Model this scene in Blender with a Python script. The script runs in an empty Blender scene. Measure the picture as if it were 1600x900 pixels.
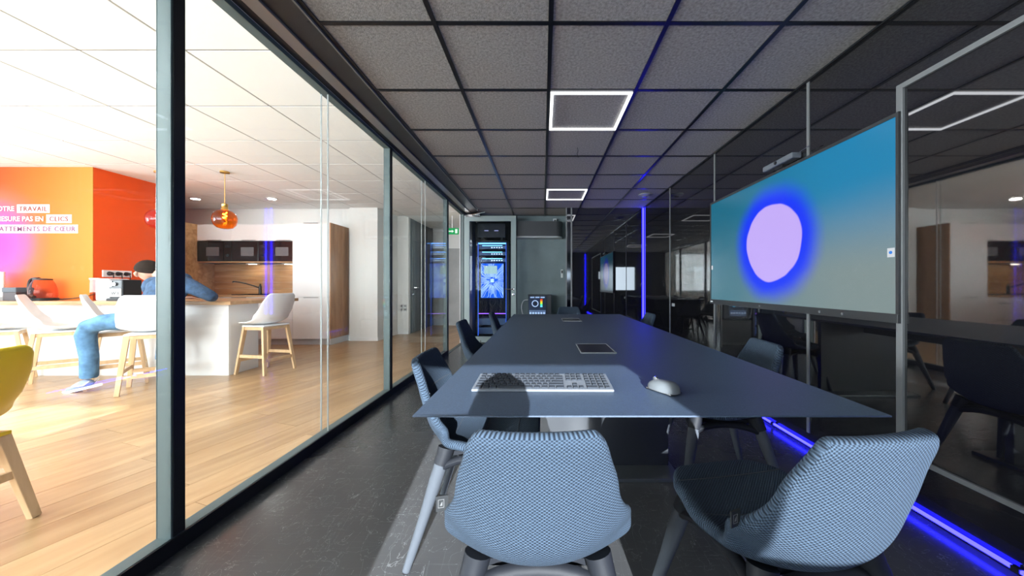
import bpy, bmesh, math, random
from mathutils import Vector, Matrix
random.seed(7)
sc = bpy.context.scene
COL = sc.collection
PI = math.pi

# ------------------------------------------------------------------ camera
cd = bpy.data.cameras.new('camera'); cam = bpy.data.objects.new('camera', cd); COL.objects.link(cam)
cam.location = (0, 0, 1.07); cam.rotation_euler = (PI/2, 0, 0)
cd.sensor_width = 36; cd.lens = 530/1600*36; cd.shift_x = -48/1600; cd.shift_y = -4/1600
cd.clip_start = 0.01; cd.clip_end = 200
sc.camera = cam
# ------------------------------------------------------------------ exposure
vs = sc.view_settings
vs.view_transform = 'Standard'; vs.look = 'None'; vs.gamma = 1; vs.use_curve_mapping = False
vs.exposure = 0.0
sc.cycles.use_denoising = True
sc.cycles.transparent_max_bounces = 32
sc.cycles.max_bounces = 10
sc.cycles.glossy_bounces = 5
sc.cycles.sample_clamp_indirect = 6
# ------------------------------------------------------------------ sky
w = bpy.data.worlds.new('sky'); sc.world = w; w.use_nodes = True
bg = w.node_tree.nodes['Background']; bg.inputs[0].default_value = (0.72, 0.86, 1.0, 1); bg.inputs[1].default_value = 5.0
# ------------------------------------------------------------------ sun, and fill lamps added at the windows
def light(name, kind, loc, energy, color=(1, 1, 1), size=None, direction=None, **kw):
    l = bpy.data.lights.new(name, kind); l.energy = energy; l.color = color
    if size: l.shape = 'RECTANGLE'; l.size, l.size_y = size
    for k, v in kw.items(): setattr(l, k, v)
    o = bpy.data.objects.new(name, l); COL.objects.link(o); o.location = loc
    if direction: o.rotation_euler = Vector(direction).to_track_quat('-Z', 'Y').to_euler()
    return o
R100 = math.radians(100)     # narrowed spread keeps the fill lamp off the mural
SUN = (-0.11, 1.0, -0.302)
light('sun', 'SUN', (0, -6, 4), 27.0, (0.88, 0.95, 1.0), direction=SUN, angle=0.006)
light('kitchen_window_fill', 'AREA', (-8.62, 0.6, 1.65), 420, (0.88, 0.95, 1.0), (3.4, 1.5), (1, 0.0, 0.35), spread=R100)  # added lamp, tilted up to brighten the kitchen ceiling
light('kitchen_front_fill', 'AREA', (-4.95, -2.15, 1.6), 470, (0.88, 0.95, 1.0), (6.0, 1.5), (0, 1, 0.12))  # added lamp that brightens the surfaces facing the camera
light('meeting_window_fill', 'AREA', (0.225, -2.17, 1.35), 24, (0.72, 0.86, 1.0), (1.05, 1.0), (0, 1, 0))  # added lamp that lifts the light on the chairs

# ------------------------------------------------------------------ materials
MATS = {}
def lk(nt, a, b): nt.links.new(a, b)
def mat(name, color=(0.5, 0.5, 0.5), rough=0.5, metal=0.0, spec=0.5, ior=1.5, emit=None, estr=0.0,
        noise=None, bump=None, coat=0.0):
    """noise=(scale, amount, detail[, stretch]) varies the colour; bump=(scale, strength) adds fine relief"""
    if name in MATS: return MATS[name]
    m = bpy.data.materials.new(name); m.use_nodes = True; nt = m.node_tree; b = nt.nodes['Principled BSDF']
    c = (*color, 1)
    b.inputs['Base Color'].default_value = c; b.inputs['Roughness'].default_value = rough
    b.inputs['Metallic'].default_value = metal; b.inputs['Specular IOR Level'].default_value = spec
    b.inputs['IOR'].default_value = ior; b.inputs['Coat Weight'].default_value = coat
    if emit: b.inputs['Emission Color'].default_value = (*emit, 1); b.inputs['Emission Strength'].default_value = estr
    if noise or bump:
        tc = nt.nodes.new('ShaderNodeTexCoord'); mp = nt.nodes.new('ShaderNodeMapping'); lk(nt, tc.outputs['Object'], mp.inputs[0])
    if noise:
        if len(noise) > 3: mp.inputs['Scale'].default_value = noise[3]
        n = nt.nodes.new('ShaderNodeTexNoise'); n.inputs['Scale'].default_value = noise[0]; n.inputs['Detail'].default_value = noise[2]
        lk(nt, mp.outputs[0], n.inputs['Vector'])
        r = nt.nodes.new('ShaderNodeValToRGB')
        a = noise[1]
        r.color_ramp.elements[0].position = 0.3; r.color_ramp.elements[1].position = 0.7
        r.color_ramp.elements[0].color = (*[x*(1-a) for x in color], 1); r.color_ramp.elements[1].color = (*[min(1, x*(1+a)) for x in color], 1)
        lk(nt, n.outputs['Fac'], r.inputs[0]); lk(nt, r.outputs[0], b.inputs['Base Color'])
    if bump:
        n2 = nt.nodes.new('ShaderNodeTexNoise'); n2.inputs['Scale'].default_value = bump[0]; n2.inputs['Detail'].default_value = 3
        lk(nt, mp.outputs[0], n2.inputs['Vector'])
        bp = nt.nodes.new('ShaderNodeBump'); bp.inputs['Strength'].default_value = bump[1]; bp.inputs['Distance'].default_value = 0.004
        lk(nt, n2.outputs['Fac'], bp.inputs['Height']); lk(nt, bp.outputs[0], b.inputs['Normal'])
    MATS[name] = m
    return m
def emitter(name, color, strength):
    if name in MATS: return MATS[name]
    m = bpy.data.materials.new(name); m.use_nodes = True; nt = m.node_tree; nt.nodes.clear()
    e = nt.nodes.new('ShaderNodeEmission'); e.inputs[0].default_value = (*color, 1); e.inputs[1].default_value = strength
    o = nt.nodes.new('ShaderNodeOutputMaterial'); lk(nt, e.outputs[0], o.inputs[0]); MATS[name] = m
    return m
def glass(name, tint=(0.985, 0.995, 0.99), ior=1.3, rough=0.0):
    if name in MATS: return MATS[name]
    m = bpy.data.materials.new(name); m.use_nodes = True; nt = m.node_tree; nt.nodes.clear()
    t = nt.nodes.new('ShaderNodeBsdfTransparent'); t.inputs[0].default_value = (*tint, 1)
    g = nt.nodes.new('ShaderNodeBsdfGlossy'); g.inputs['Roughness'].default_value = rough
    f = nt.nodes.new('ShaderNodeFresnel'); f.inputs[0].default_value = ior
    x = nt.nodes.new('ShaderNodeMixShader'); o = nt.nodes.new('ShaderNodeOutputMaterial')
    ge = nt.nodes.new('ShaderNodeNewGeometry'); mi = nt.nodes.new('ShaderNodeMix'); mi.inputs[2].default_value = ior; mi.inputs[3].default_value = 1/ior
    lk(nt, ge.outputs['Backfacing'], mi.inputs[0]); lk(nt, mi.outputs[0], f.inputs[0])      # same reflectance entering and leaving the pane
    lk(nt, f.outputs[0], x.inputs[0]); lk(nt, t.outputs[0], x.inputs[1]); lk(nt, g.outputs[0], x.inputs[2]); lk(nt, x.outputs[0], o.inputs[0])
    MATS[name] = m
    return m
def wood(name, c1, c2, rough=0.4, axis='X', scale=6.0, per_object=0.0):
    """streaky grain running along one axis"""
    if name in MATS: return MATS[name]
    m = bpy.data.materials.new(name); m.use_nodes = True; nt = m.node_tree; b = nt.nodes['Principled BSDF']; b.inputs['Roughness'].default_value = rough
    tc = nt.nodes.new('ShaderNodeTexCoord'); mp = nt.nodes.new('ShaderNodeMapping'); lk(nt, tc.outputs['Object'], mp.inputs[0])
    s = {'X': (0.12, 1, 1), 'Y': (1, 0.12, 1), 'Z': (1, 1, 0.12)}[axis]; mp.inputs['Scale'].default_value = s
    n = nt.nodes.new('ShaderNodeTexNoise'); n.inputs['Scale'].default_value = scale*2.2; n.inputs['Detail'].default_value = 6; n.inputs['Distortion'].default_value = 0.8
    if per_object:
        oi = nt.nodes.new('ShaderNodeObjectInfo'); ad = nt.nodes.new('ShaderNodeVectorMath'); ad.operation = 'ADD'
        sc_ = nt.nodes.new('ShaderNodeMath'); sc_.operation = 'MULTIPLY'; sc_.inputs[1].default_value = 37.0
        lk(nt, oi.outputs['Random'], sc_.inputs[0]); lk(nt, mp.outputs[0], ad.inputs[0]); lk(nt, sc_.outputs[0], ad.inputs[1]); lk(nt, ad.outputs[0], n.inputs['Vector'])
    else:
        lk(nt, mp.outputs[0], n.inputs['Vector'])
    r = nt.nodes.new('ShaderNodeValToRGB'); r.color_ramp.elements[0].position = 0.3; r.color_ramp.elements[1].position = 0.72
    r.color_ramp.elements[0].color = (*c2, 1); r.color_ramp.elements[1].color = (*c1, 1)
    lk(nt, n.outputs['Fac'], r.inputs[0])
    last = r.outputs[0]
    if per_object:
        hs = nt.nodes.new('ShaderNodeHueSaturation'); mr = nt.nodes.new('ShaderNodeMapRange')
        mr.inputs['To Min'].default_value = 1-per_object; mr.inputs['To Max'].default_value = 1+per_object
        lk(nt, oi.outputs['Random'], mr.inputs['Value']); lk(nt, mr.outputs[0], hs.inputs['Value']); lk(nt, last, hs.inputs['Color']); last = hs.outputs[0]
    lk(nt, last, b.inputs['Base Color']); MATS[name] = m
    return m
def fabric(name, c1, c2, pitch, strength, rough=0.9):
    """woven cloth: two crossed waves in the UV map, which is in metres"""
    if name in MATS: return MATS[name]
    m = bpy.data.materials.new(name); m.use_nodes = True; nt = m.node_tree; b = nt.nodes['Principled BSDF']
    b.inputs['Roughness'].default_value = rough; b.inputs['Specular IOR Level'].default_value = 0.2
    uv = nt.nodes.new('ShaderNodeUVMap'); sp = nt.nodes.new('ShaderNodeSeparateXYZ'); lk(nt, uv.outputs[0], sp.inputs[0])
    def mth(op, a, bb=None):
        n = nt.nodes.new('ShaderNodeMath'); n.operation = op
        for i, q in enumerate((a, bb)):
            if q is None: continue
            if isinstance(q, (int, float)): n.inputs[i].default_value = q
            else: lk(nt, q, n.inputs[i])
        return n.outputs[0]
    k = 2*PI/pitch
    no = nt.nodes.new('ShaderNodeTexNoise'); no.inputs['Scale'].default_value = 90; no.inputs['Detail'].default_value = 3; lk(nt, uv.outputs[0], no.inputs['Vector'])
    jit = mth('MULTIPLY', no.outputs['Fac'], 2.2)
    sx = mth('SINE', mth('ADD', mth('MULTIPLY', sp.outputs[0], k), jit)); sy = mth('SINE', mth('ADD', mth('MULTIPLY', sp.outputs[1], k*1.15), jit))
    h = mth('ADD', mth('MULTIPLY', mth('MULTIPLY', sx, sy), 0.5), 0.5)
    n3 = nt.nodes.new('ShaderNodeTexNoise'); n3.inputs['Scale'].default_value = 420; lk(nt, uv.outputs[0], n3.inputs['Vector'])
    hh = mth('ADD', mth('MULTIPLY', h, 0.7), mth('MULTIPLY', n3.outputs['Fac'], 0.35))
    r = nt.nodes.new('ShaderNodeValToRGB'); r.color_ramp.elements[0].position = 0.22; r.color_ramp.elements[1].position = 0.8
    r.color_ramp.elements[0].color = (*c2, 1); r.color_ramp.elements[1].color = (*c1, 1); lk(nt, hh, r.inputs[0]); lk(nt, r.outputs[0], b.inputs['Base Color'])
    bp = nt.nodes.new('ShaderNodeBump'); bp.inputs['Strength'].default_value = strength; bp.inputs['Distance'].default_value = 0.003
    lk(nt, h, bp.inputs['Height']); lk(nt, bp.outputs[0], b.inputs['Normal']); MATS[name] = m
    return m

FRAME = mat('frame_metal', (0.095, 0.128, 0.13), 0.45, 0.1, spec=0.35)
BLACKM = mat('black_metal', (0.012, 0.013, 0.016), 0.35, 0.3)
BLACKP = mat('black_plastic', (0.012, 0.012, 0.014), 0.3)
TRIM = mat('trim_metal', (0.17, 0.175, 0.18), 0.5, 0.3)
CHROME = mat('chrome', (0.8, 0.8, 0.82), 0.15, 1.0)
WHITE = mat('white_lacquer', (0.86, 0.86, 0.86), 0.3)
WALLW = mat('white_paint', (0.84, 0.84, 0.82), 0.8, bump=(60, 0.05))
WHITEP = mat('white_plastic', (0.88, 0.88, 0.89), 0.32)
PANEL = mat('black_glass_panel', (0.006, 0.006, 0.007), 0.025, spec=0.5, ior=2.5)
DARKW = mat('dark_paint', (0.03, 0.032, 0.036), 0.6, bump=(80, 0.1))
GREYW = mat('grey_blue_paint', (0.13, 0.17, 0.18), 0.7, bump=(60, 0.12), noise=(3, 0.12, 4))
FELT = mat('felt_tile', (0.275, 0.265, 0.25), 0.95, noise=(70, 0.3, 6), bump=(160, 0.5))
TBAR = mat('ceiling_bar_black', (0.014, 0.015, 0.018), 0.28, 0.2)
KTILE = mat('kitchen_ceiling_tile', (0.88, 0.89, 0.88), 0.9, bump=(200, 0.08))
KBAR = mat('kitchen_ceiling_bar', (0.34, 0.34, 0.33), 0.6)
GLASS = glass('clear_glass')
JOINT = mat('glass_joint', (0.42, 0.44, 0.44), 0.5)
PLANK = wood('oak_plank', (0.49, 0.315, 0.165), (0.34, 0.19, 0.085), 0.30, 'X', 5, per_object=0.10)
OAK = wood('oak_top', (0.62, 0.40, 0.22), (0.42, 0.24, 0.12), 0.35, 'X', 7)
OAKV = wood('oak_panel', (0.50, 0.27, 0.13), (0.30, 0.14, 0.06), 0.4, 'Z', 8)
OAKH = wood('oak_splash', (0.62, 0.37, 0.18), (0.36, 0.18, 0.075), 0.4, 'X', 6)
BEECH = wood('beech_leg', (0.72, 0.50, 0.29), (0.56, 0.36, 0.19), 0.4, 'Z', 9)
LEDB = emitter('blue_led', (0.0085, 0.0075, 1.0), 44.0)
LEDW = emitter('white_led', (0.93, 0.95, 1.0), 3.0)
PWHITE = mat('print_white', (0.9, 0.9, 0.9), 0.6)

# ------------------------------------------------------------------ mesh helpers
class MB:
    def __init__(s): s.v = []; s.f = []; s.uv = None
    def add(s, v, f):
        n = len(s.v); s.v += [tuple(q) for q in v]; s.f += [tuple(i+n for i in q) for q in f]; return s
    def box(s, x0, x1, y0, y1, z0, z1, rot=None, piv=None):
        v = [(x, y, z) for x in (x0, x1) for y in (y0, y1) for z in (z0, z1)]
        if rot is not None:
            p = Vector(piv if piv else ((x0+x1)/2, (y0+y1)/2, (z0+z1)/2)); v = [tuple(rot @ (Vector(q)-p) + p) for q in v]
        return s.add(v, [(0, 1, 3, 2), (4, 6, 7, 5), (0, 4, 5, 1), (2, 3, 7, 6), (0, 2, 6, 4), (1, 5, 7, 3)])
    def bar(s, a, b, wx, wy, wx2=None, wy2=None):
        """square bar from a to b; wx along x-ish, wy along the other side"""
        a = Vector(a); b = Vector(b); d = (b-a).normalized()
        x = Vector((1, 0, 0)); x = (x-d*x.dot(d))
        if x.length < 0.1: x = Vector((0, 1, 0)); x = x-d*x.dot(d)
        x.normalize(); y = d.cross(x)
        wx2 = wx if wx2 is None else wx2; wy2 = wy if wy2 is None else wy2
        v = [a+x*sx*wx/2+y*sy*wy/2 for sx, sy in ((-1, -1), (1, -1), (1, 1), (-1, 1))] + [b+x*sx*wx2/2+y*sy*wy2/2 for sx, sy in ((-1, -1), (1, -1), (1, 1), (-1, 1))]
        return s.add(v, [(3, 2, 1, 0), (4, 5, 6, 7), (0, 1, 5, 4), (1, 2, 6, 5), (2, 3, 7, 6), (3, 0, 4, 7)])
    def tube(s, pts, radii, n=10, flat=1.0, closed=False, up=None):
        pts = [Vector(p) for p in pts]
        if isinstance(radii, (int, float)): radii = [radii]*len(pts)
        m = len(pts); v = []; ref = None
        for i, p in enumerate(pts):
            if closed: d = pts[(i+1) % m]-pts[i-1]
            else: d = pts[min(i+1, m-1)]-pts[max(i-1, 0)]
            d.normalize()
            if ref is None:
                ref = Vector(up) if up else (Vector((0, 0, 1)) if abs(d.z) < 0.9 else Vector((1, 0, 0)))
            x = ref-d*ref.dot(d); x.normalize(); y = d.cross(x); ref = x
            v += [p+x*math.cos(2*PI*k/n)*radii[i]+y*math.sin(2*PI*k/n)*radii[i]*flat for k in range(n)]
        f = []
        for i in range(m if closed else m-1):
            j = (i+1) % m
            f += [(i*n+k, i*n+(k+1) % n, j*n+(k+1) % n, j*n+k) for k in range(n)]
        if not closed: f += [tuple(range(n-1, -1, -1)), tuple((m-1)*n+k for k in range(n))]
        return s.add(v, f)
    def lathe(s, prof, c=(0, 0, 0), n=24, axis='Z'):
        """prof: (radius, height) pairs"""
        v = []
        for r, h in prof:
            for k in range(n):
                a = 2*PI*k/n; q = (r*math.cos(a), r*math.sin(a), h)
                if axis == 'Y': q = (q[0], h, q[1])
                if axis == 'X': q = (h, q[0], q[1])
                v.append((q[0]+c[0], q[1]+c[1], q[2]+c[2]))
        f = [(i*n+k, i*n+(k+1) % n, (i+1)*n+(k+1) % n, (i+1)*n+k) for i in range(len(prof)-1) for k in range(n)]
        f += [tuple(range(n-1, -1, -1)), tuple((len(prof)-1)*n+k for k in range(n))]
        return s.add(v, f)
    def prism(s, poly, a0, a1, plane='XY'):
        def P(p, h): return {'XY': (p[0], p[1], h), 'XZ': (p[0], h, p[1]), 'YZ': (h, p[0], p[1])}[plane]
        n = len(poly); v = [P(p, a0) for p in poly]+[P(p, a1) for p in poly]
        return s.add(v, [tuple(range(n-1, -1, -1)), tuple(range(n, 2*n))]+[(i, (i+1) % n, n+(i+1) % n, n+i) for i in range(n)])
    def mesh(s, name, smooth=False, bevel=0.0, seg=2):
        me = bpy.data.meshes.new(name); me.from_pydata(s.v, [], s.f); me.update()
        bm = bmesh.new(); bm.from_mesh(me); bmesh.ops.recalc_face_normals(bm, faces=bm.faces)
        if bevel > 0:
            es = [e for e in bm.edges if len(e.link_faces) == 2 and e.calc_face_angle(0) > 0.6]
            bmesh.ops.bevel(bm, geom=es, offset=bevel, segments=seg, affect='EDGES', profile=0.6, clamp_overlap=True)
        bm.to_mesh(me); bm.free()
        if smooth:
            for p in me.polygons: p.use_smooth = True
            try: me.set_sharp_from_angle(angle=math.radians(smooth if smooth is not True else 40))
            except Exception: pass
        return me
    def build(s, name, m, parent=None, smooth=False, bevel=0.0, seg=2, loc=None):
        return obj(name, s.mesh(name, smooth, bevel, seg), m, parent, loc)
def obj(name, me, m, parent=None, loc=None):
    o = bpy.data.objects.new(name, me); COL.objects.link(o)
    if m is not None and not me.materials: me.materials.append(m)
    if parent: o.parent = parent
    if loc: o.location = loc
    return o
def B(*a): return MB().box(*a)
def tag(o, label, cat, group=None, kind=None):
    o['label'] = label
    if cat: o['category'] = cat
    if group: o['group'] = group
    if kind: o['kind'] = kind
    return o
def thing(name, label, cat, loc=(0, 0, 0), rz=0.0, group=None):
    o = bpy.data.objects.new(name, None); COL.objects.link(o); o.location = loc; o.rotation_euler = (0, 0, rz); o.empty_display_size = 0.1
    return tag(o, label, cat, group)
def struct(name, mb, m, label, parent=None, cat=None, **kw):
    o = mb.build(name, m, parent, **kw)
    if parent is None: tag(o, label, cat or name.split('_')[0], None, 'structure')
    return o
def sgroup(name, label, cat):
    o = bpy.data.objects.new(name, None); COL.objects.link(o); return tag(o, label, cat, None, 'structure')
def dup(root, label, loc, rz, group=None):
    r = root.copy(); COL.objects.link(r); r.location = loc; r.rotation_euler = (0, 0, rz); r['label'] = label
    if group: r['group'] = group
    for ch in list(root.children):
        c = ch.copy(); COL.objects.link(c); c.parent = r
        for g in list(ch.children):
            d = g.copy(); COL.objects.link(d); d.parent = c
    return r
def bake(o):
    """apply the modifiers of o"""
    dg = bpy.context.evaluated_depsgraph_get(); me = bpy.data.meshes.new_from_object(o.evaluated_get(dg)); o.modifiers.clear(); o.data = me
    return o
def text_mesh(body, size, m, name, parent, loc, rot, bold=0.0, align='LEFT', depth=0.0006, spacing=1.0):
    cu = bpy.data.curves.new(name, 'FONT'); cu.body = body; cu.size = size; cu.extrude = depth; cu.offset = bold; cu.align_x = align; cu.space_character = spacing
    cu.resolution_u = 3
    t = bpy.data.objects.new(name+'_src', cu); COL.objects.link(t)
    dg = bpy.context.evaluated_depsgraph_get(); me = bpy.data.meshes.new_from_object(t.evaluated_get(dg)); bpy.data.objects.remove(t)
    o = obj(name, me, m, parent, loc); o.rotation_euler = rot
    return o
def crom(pts, n):
    """Catmull-Rom curve through pts, n samples"""
    P = [Vector(p) for p in pts]; P = [P[0]*2-P[1]]+P+[P[-1]*2-P[-2]]; out = []; m = len(P)-3
    for i in range(n):
        t = i/(n-1)*m; k = min(int(t), m-1); u = t-k; a, b, c, d = P[k:k+4]
        out.append(0.5*((2*b)+(c-a)*u+(2*a-5*b+4*c-d)*u*u+(3*b-a-3*c+d)*u**3))
    return out
def interp(tab, t):
    for (a, va), (b, vb) in zip(tab, tab[1:]):
        if t <= b:
            u = (t-a)/(b-a); u = u*u*(3-2*u); return va+(vb-va)*u
    return tab[-1][1]

# =================================================================== THE MEETING ROOM SHELL
ZC = 2.415                      # meeting room ceiling
KZ = 2.57                       # kitchen ceiling
FLOORB = mat('black_resin_floor', (0.058, 0.058, 0.060), 0.22, spec=0.6, noise=(2.5, 0.12, 6))
def scratched(m):
    nt = m.node_tree; b = nt.nodes['Principled BSDF']; tc = nt.nodes.new('ShaderNodeTexCoord')
    fac = None
    for sc_, rot in (((0.5, 4, 1), 0.5), ((3, 0.6, 1), 0.9), ((1.5, 1.2, 1), -0.6)):
        mp = nt.nodes.new('ShaderNodeMapping'); mp.inputs['Scale'].default_value = sc_; mp.inputs['Rotation'].default_value = (0, 0, rot)
        lk(nt, tc.outputs['Object'], mp.inputs[0]); n = nt.nodes.new('ShaderNodeTexNoise'); n.inputs['Scale'].default_value = 3.2; n.inputs['Detail'].default_value = 4; n.inputs['Distortion'].default_value = 1.5
        lk(nt, mp.outputs[0], n.inputs['Vector'])
        s = nt.nodes.new('ShaderNodeMath'); s.operation = 'SUBTRACT'; s.inputs[1].default_value = 0.5; lk(nt, n.outputs['Fac'], s.inputs[0])
        a = nt.nodes.new('ShaderNodeMath'); a.operation = 'ABSOLUTE'; lk(nt, s.outputs[0], a.inputs[0])
        q = nt.nodes.new('ShaderNodeMath'); q.operation = 'LESS_THAN'; q.inputs[1].default_value = 0.0013; lk(nt, a.outputs[0], q.inputs[0])
        if fac is None: fac = q.outputs[0]
        else:
            ad = nt.nodes.new('ShaderNodeMath'); ad.operation = 'MAXIMUM'; lk(nt, fac, ad.inputs[0]); lk(nt, q.outputs[0], ad.inputs[1]); fac = ad.outputs[0]
    mx = nt.nodes.new('ShaderNodeMix'); mx.data_type = 'RGBA'; src = b.inputs['Base Color'].links[0].from_socket
    fm = nt.nodes.new('ShaderNodeMath'); fm.operation = 'MULTIPLY'; fm.inputs[1].default_value = 0.5; lk(nt, fac, fm.inputs[0])
    lk(nt, fm.outputs[0], mx.inputs[0]); lk(nt, src, mx.inputs[6]); mx.inputs[7].default_value = (0.22, 0.22, 0.23, 1); lk(nt, mx.outputs[2], b.inputs['Base Color'])
scratched(FLOORB)
struct('floor', B(-1.53, 1.80, -2.1, 7.45, -0.08, 0.0), FLOORB, 'scuffed glossy black floor of the meeting room', cat='floor')
# ceiling: slab, bars, felt tiles
ceil = struct('ceiling', B(-1.53, 1.90, -2.2, 7.45, ZC+0.03, ZC+0.12), DARKW, 'dark grey felt tile ceiling with black grid over the meeting room', cat='ceiling')
XS = [-1.152, -0.556, 0.041, 0.641, 1.241, 1.755]
Y0, DY = 1.743, 0.597
rows = [Y0+DY*k for k in range(-6, 9)]
tile_cache = {}
def tile_mesh(key, dx, dy, th):
    if key not in tile_cache: tile_cache[key] = B(-dx/2, dx/2, -dy/2, dy/2, 0, th).mesh('tile', bevel=0.003, seg=1)
    return tile_cache[key]
ledrows = {1, 5, -3}
edges = [-2.1]+[y for y in rows if y > -2.05]+[6.6]
for k in range(len(edges)-1):
    ya, yb = edges[k], edges[k+1]
    if yb-ya < 0.06: continue
    for i in range(5):
        xa, xb = XS[i], XS[i+1]
        if ya >= 5.90 and i >= 3: continue
        th = 0.02
        tw, tl = xb-xa-0.016, yb-ya-0.016
        obj('ceiling_tile', tile_mesh((i, round(tl, 3)), tw, tl, th), FELT, ceil, ((xa+xb)/2, (ya+yb)/2, ZC+0.004+random.uniform(0, 0.002)))
for x in XS[:-1]:
    B(x-0.012, x+0.012, -2.1, 6.6, ZC-0.001, ZC+0.03).build('ceiling_bar', TBAR, ceil)
for y in edges[1:-1]:
    B(XS[0]-0.05, 1.755, y-0.012, y+0.012, ZC, ZC+0.03).build('ceiling_bar', TBAR, ceil)
# blank margin along the glass with a pale metal channel
B(-1.53, XS[0]-0.012, -2.1, 6.6, ZC+0.002, ZC+0.03).build('margin_board', mat('margin_black', (0.02, 0.021, 0.024), 0.45), ceil)
B(-1.41, -1.33, -2.1, 6.3, ZC-0.012, ZC+0.004).build('margin_channel', mat('channel_metal', (0.30, 0.29, 0.29), 0.35, 0.7), ceil, bevel=0.004)
B(XS[0]-0.022, XS[0]-0.012, -2.1, 6.3, ZC-0.012, ZC+0.004).build('edge_angle', TRIM, ceil)
B(1.735, 1.756, -2.1, 5.9, ZC-0.006, ZC+0.03).build('edge_angle', TBAR, ceil)
# walls
WR = struct('wall_right', B(1.765, 1.88, -2.2, 6.0, 0, ZC+0.05), DARKW, 'right wall clad in tall glossy black panels with thin metal joints', cat='wall')
joints = [-1.4, -0.2, 1.03, 2.238, 3.458, 4.67]
pe = [-2.1]+joints+[5.89]
for a, b in zip(pe, pe[1:]):
    if a == 1.03 or b == 1.03: pass
    B(1.753, 1.765, a+0.010, b-0.010, 0.10, ZC-0.002).build('panel', PANEL, WR)
for y in joints[3:]+[-1.4]:
    B(1.748, 1.762, y-0.010, y+0.010, 0.10, ZC).build('panel_joint', TRIM, WR)
B(1.755, 1.765, -2.1, 5.89, 0.0, 0.10).build('skirting', mat('skirting_black', (0.01, 0.01, 0.012), 0.12), WR)
# framed glass board at the near end of the right wall
gb = thing('glass_board', 'large framed glossy black glass board on right wall nearest the camera', 'board', (1.752, 0.75, 0.26))
B(-0.010, 0, -0.90, 0.90, 0, 1.77).build('glass', PANEL, gb)
for n_, a in (('frame_side', (-0.022, 0, 0.882, 0.912, -0.012, 1.785)), ('frame_side', (-0.022, 0, -0.912, -0.882, -0.012, 1.785)), ('frame_top', (-0.022, 0, -0.882, 0.882, 1.760, 1.785)), ('frame_bottom', (-0.022, 0, -0.882, 0.882, -0.012, 0.010))):
    B(*a).build(n_, TRIM, gb, bevel=0.002)
WB = struct('wall_back', B(0.50, 1.88, 5.905, 6.0, 0, ZC+0.05), DARKW, 'far end wall of glossy black glass behind the table', cat='wall')
B(0.51, 1.753, 5.893, 5.905, 0.0, ZC-0.002).build('panel', PANEL, WB)
B(0.40, 0.42, 5.87, 5.89, 0, ZC).build('edge_trim', TRIM, WB); B(0.485, 0.51, 5.87, 5.90, 0, ZC).build('edge_trim', TRIM, WB)
B(0.42, 0.485, 5.885, 5.90, 0, ZC).build('mirror_strip', mat('mirror_strip', (0.15, 0.16, 0.17), 0.08, 1.0), WB)
WA = struct('wall_alcove', MB().box(-0.45, 0.60, 6.60, 6.70, 0, ZC+0.05).box(0.50, 0.60, 6.0, 6.6, 0, ZC+0.05).box(-0.50, -0.45, 6.6, 7.45, 0, ZC+0.05), GREYW, 'grey blue painted wall of the alcove beside the open door', cat='wall')
struct('wall_rack_niche', B(-1.47, -0.45, 7.40, 7.50, 0, ZC+0.05), DARKW, 'dark wall of the niche behind the rack', cat='wall')
# wall behind the camera: sun window, plus a slot added to light the corner chair
struct('wall_front', MB().box(-1.53, -0.30, -2.2, -2.1, 0, ZC+0.05).box(1.20, 1.88, -2.2, -2.1, 0, ZC+0.05).box(-0.30, 0.75, -2.2, -2.1, 0, 0.85).box(-0.30, 1.20, -2.2, -2.1, 1.85, ZC+0.05).box(0.75, 1.20, -2.2, -2.1, 0, 1.33).box(0.75, 0.80, -2.2, -2.1, 1.33, 1.635).box(0.75, 1.20, -2.2, -2.1, 1.635, 1.85), DARKW, 'dark wall with a window and an added sun slot behind the viewer', cat='wall')
w1 = sgroup('window_1', 'square window behind the viewer letting the sun in', 'window')
for a in ((-0.30, -0.27, -2.18, -2.13, 0.85, 1.85), (0.72, 0.75, -2.18, -2.13, 0.85, 1.85), (-0.27, 0.72, -2.18, -2.13, 0.85, 0.88), (-0.27, 0.72, -2.18, -2.13, 1.82, 1.85)):
    B(*a).build('window_frame', FRAME, w1)

# ------------------------------------------------------------------ glazed partition to the kitchen
GP = sgroup('wall_left', 'full height double glazed partition with dark metal frame facing the kitchen', 'partition')
MUL = [-0.56, 1.341, 3.26, 5.21]
for y in MUL:
    B(-1.53, -1.47, y, y+0.055, 0.0, 2.415).build('mullion', FRAME, GP, bevel=0.002)
    B(-1.4705, -1.466, y+0.006, y+0.049, 0.07, 2.39).build('mullion_shade_face', BLACKM, GP)  # black face stands for shade on the room side of the post
B(-1.53, -1.47, -2.1, 5.21, 0, 0.068).build('sill_rail', FRAME, GP, bevel=0.002)
B(-1.4705, -1.464, -2.1, 5.265, 0.0, 0.066).build('sill_shade_face', BLACKM, GP)  # black strip paints the shaded room side of the sill
B(-1.53, -1.47, -2.1, 6.36, 2.387, 2.415).build('head_rail', FRAME, GP, bevel=0.002)
B(-1.53, -1.47, -2.1, 6.36, 2.415, 2.62).build('bulkhead', WALLW, GP)
bays = [(-2.1, -0.56), (-0.505, 1.341), (1.396, 3.26), (3.315, 5.21)]
for a, b in bays:
    mid = (a+b)/2+0.01
    for x in (-1.481, -1.527):
        for p, q in ((a, mid-0.002), (mid+0.002, b)):
            B(x-0.004, x+0.004, p, q, 0.066, 2.39).build('glass_pane', GLASS, GP)
        B(x-0.0045, x+0.0045, mid-0.002, mid+0.002, 0.066, 2.39).build('glass_joint', JOINT, GP)
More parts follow.
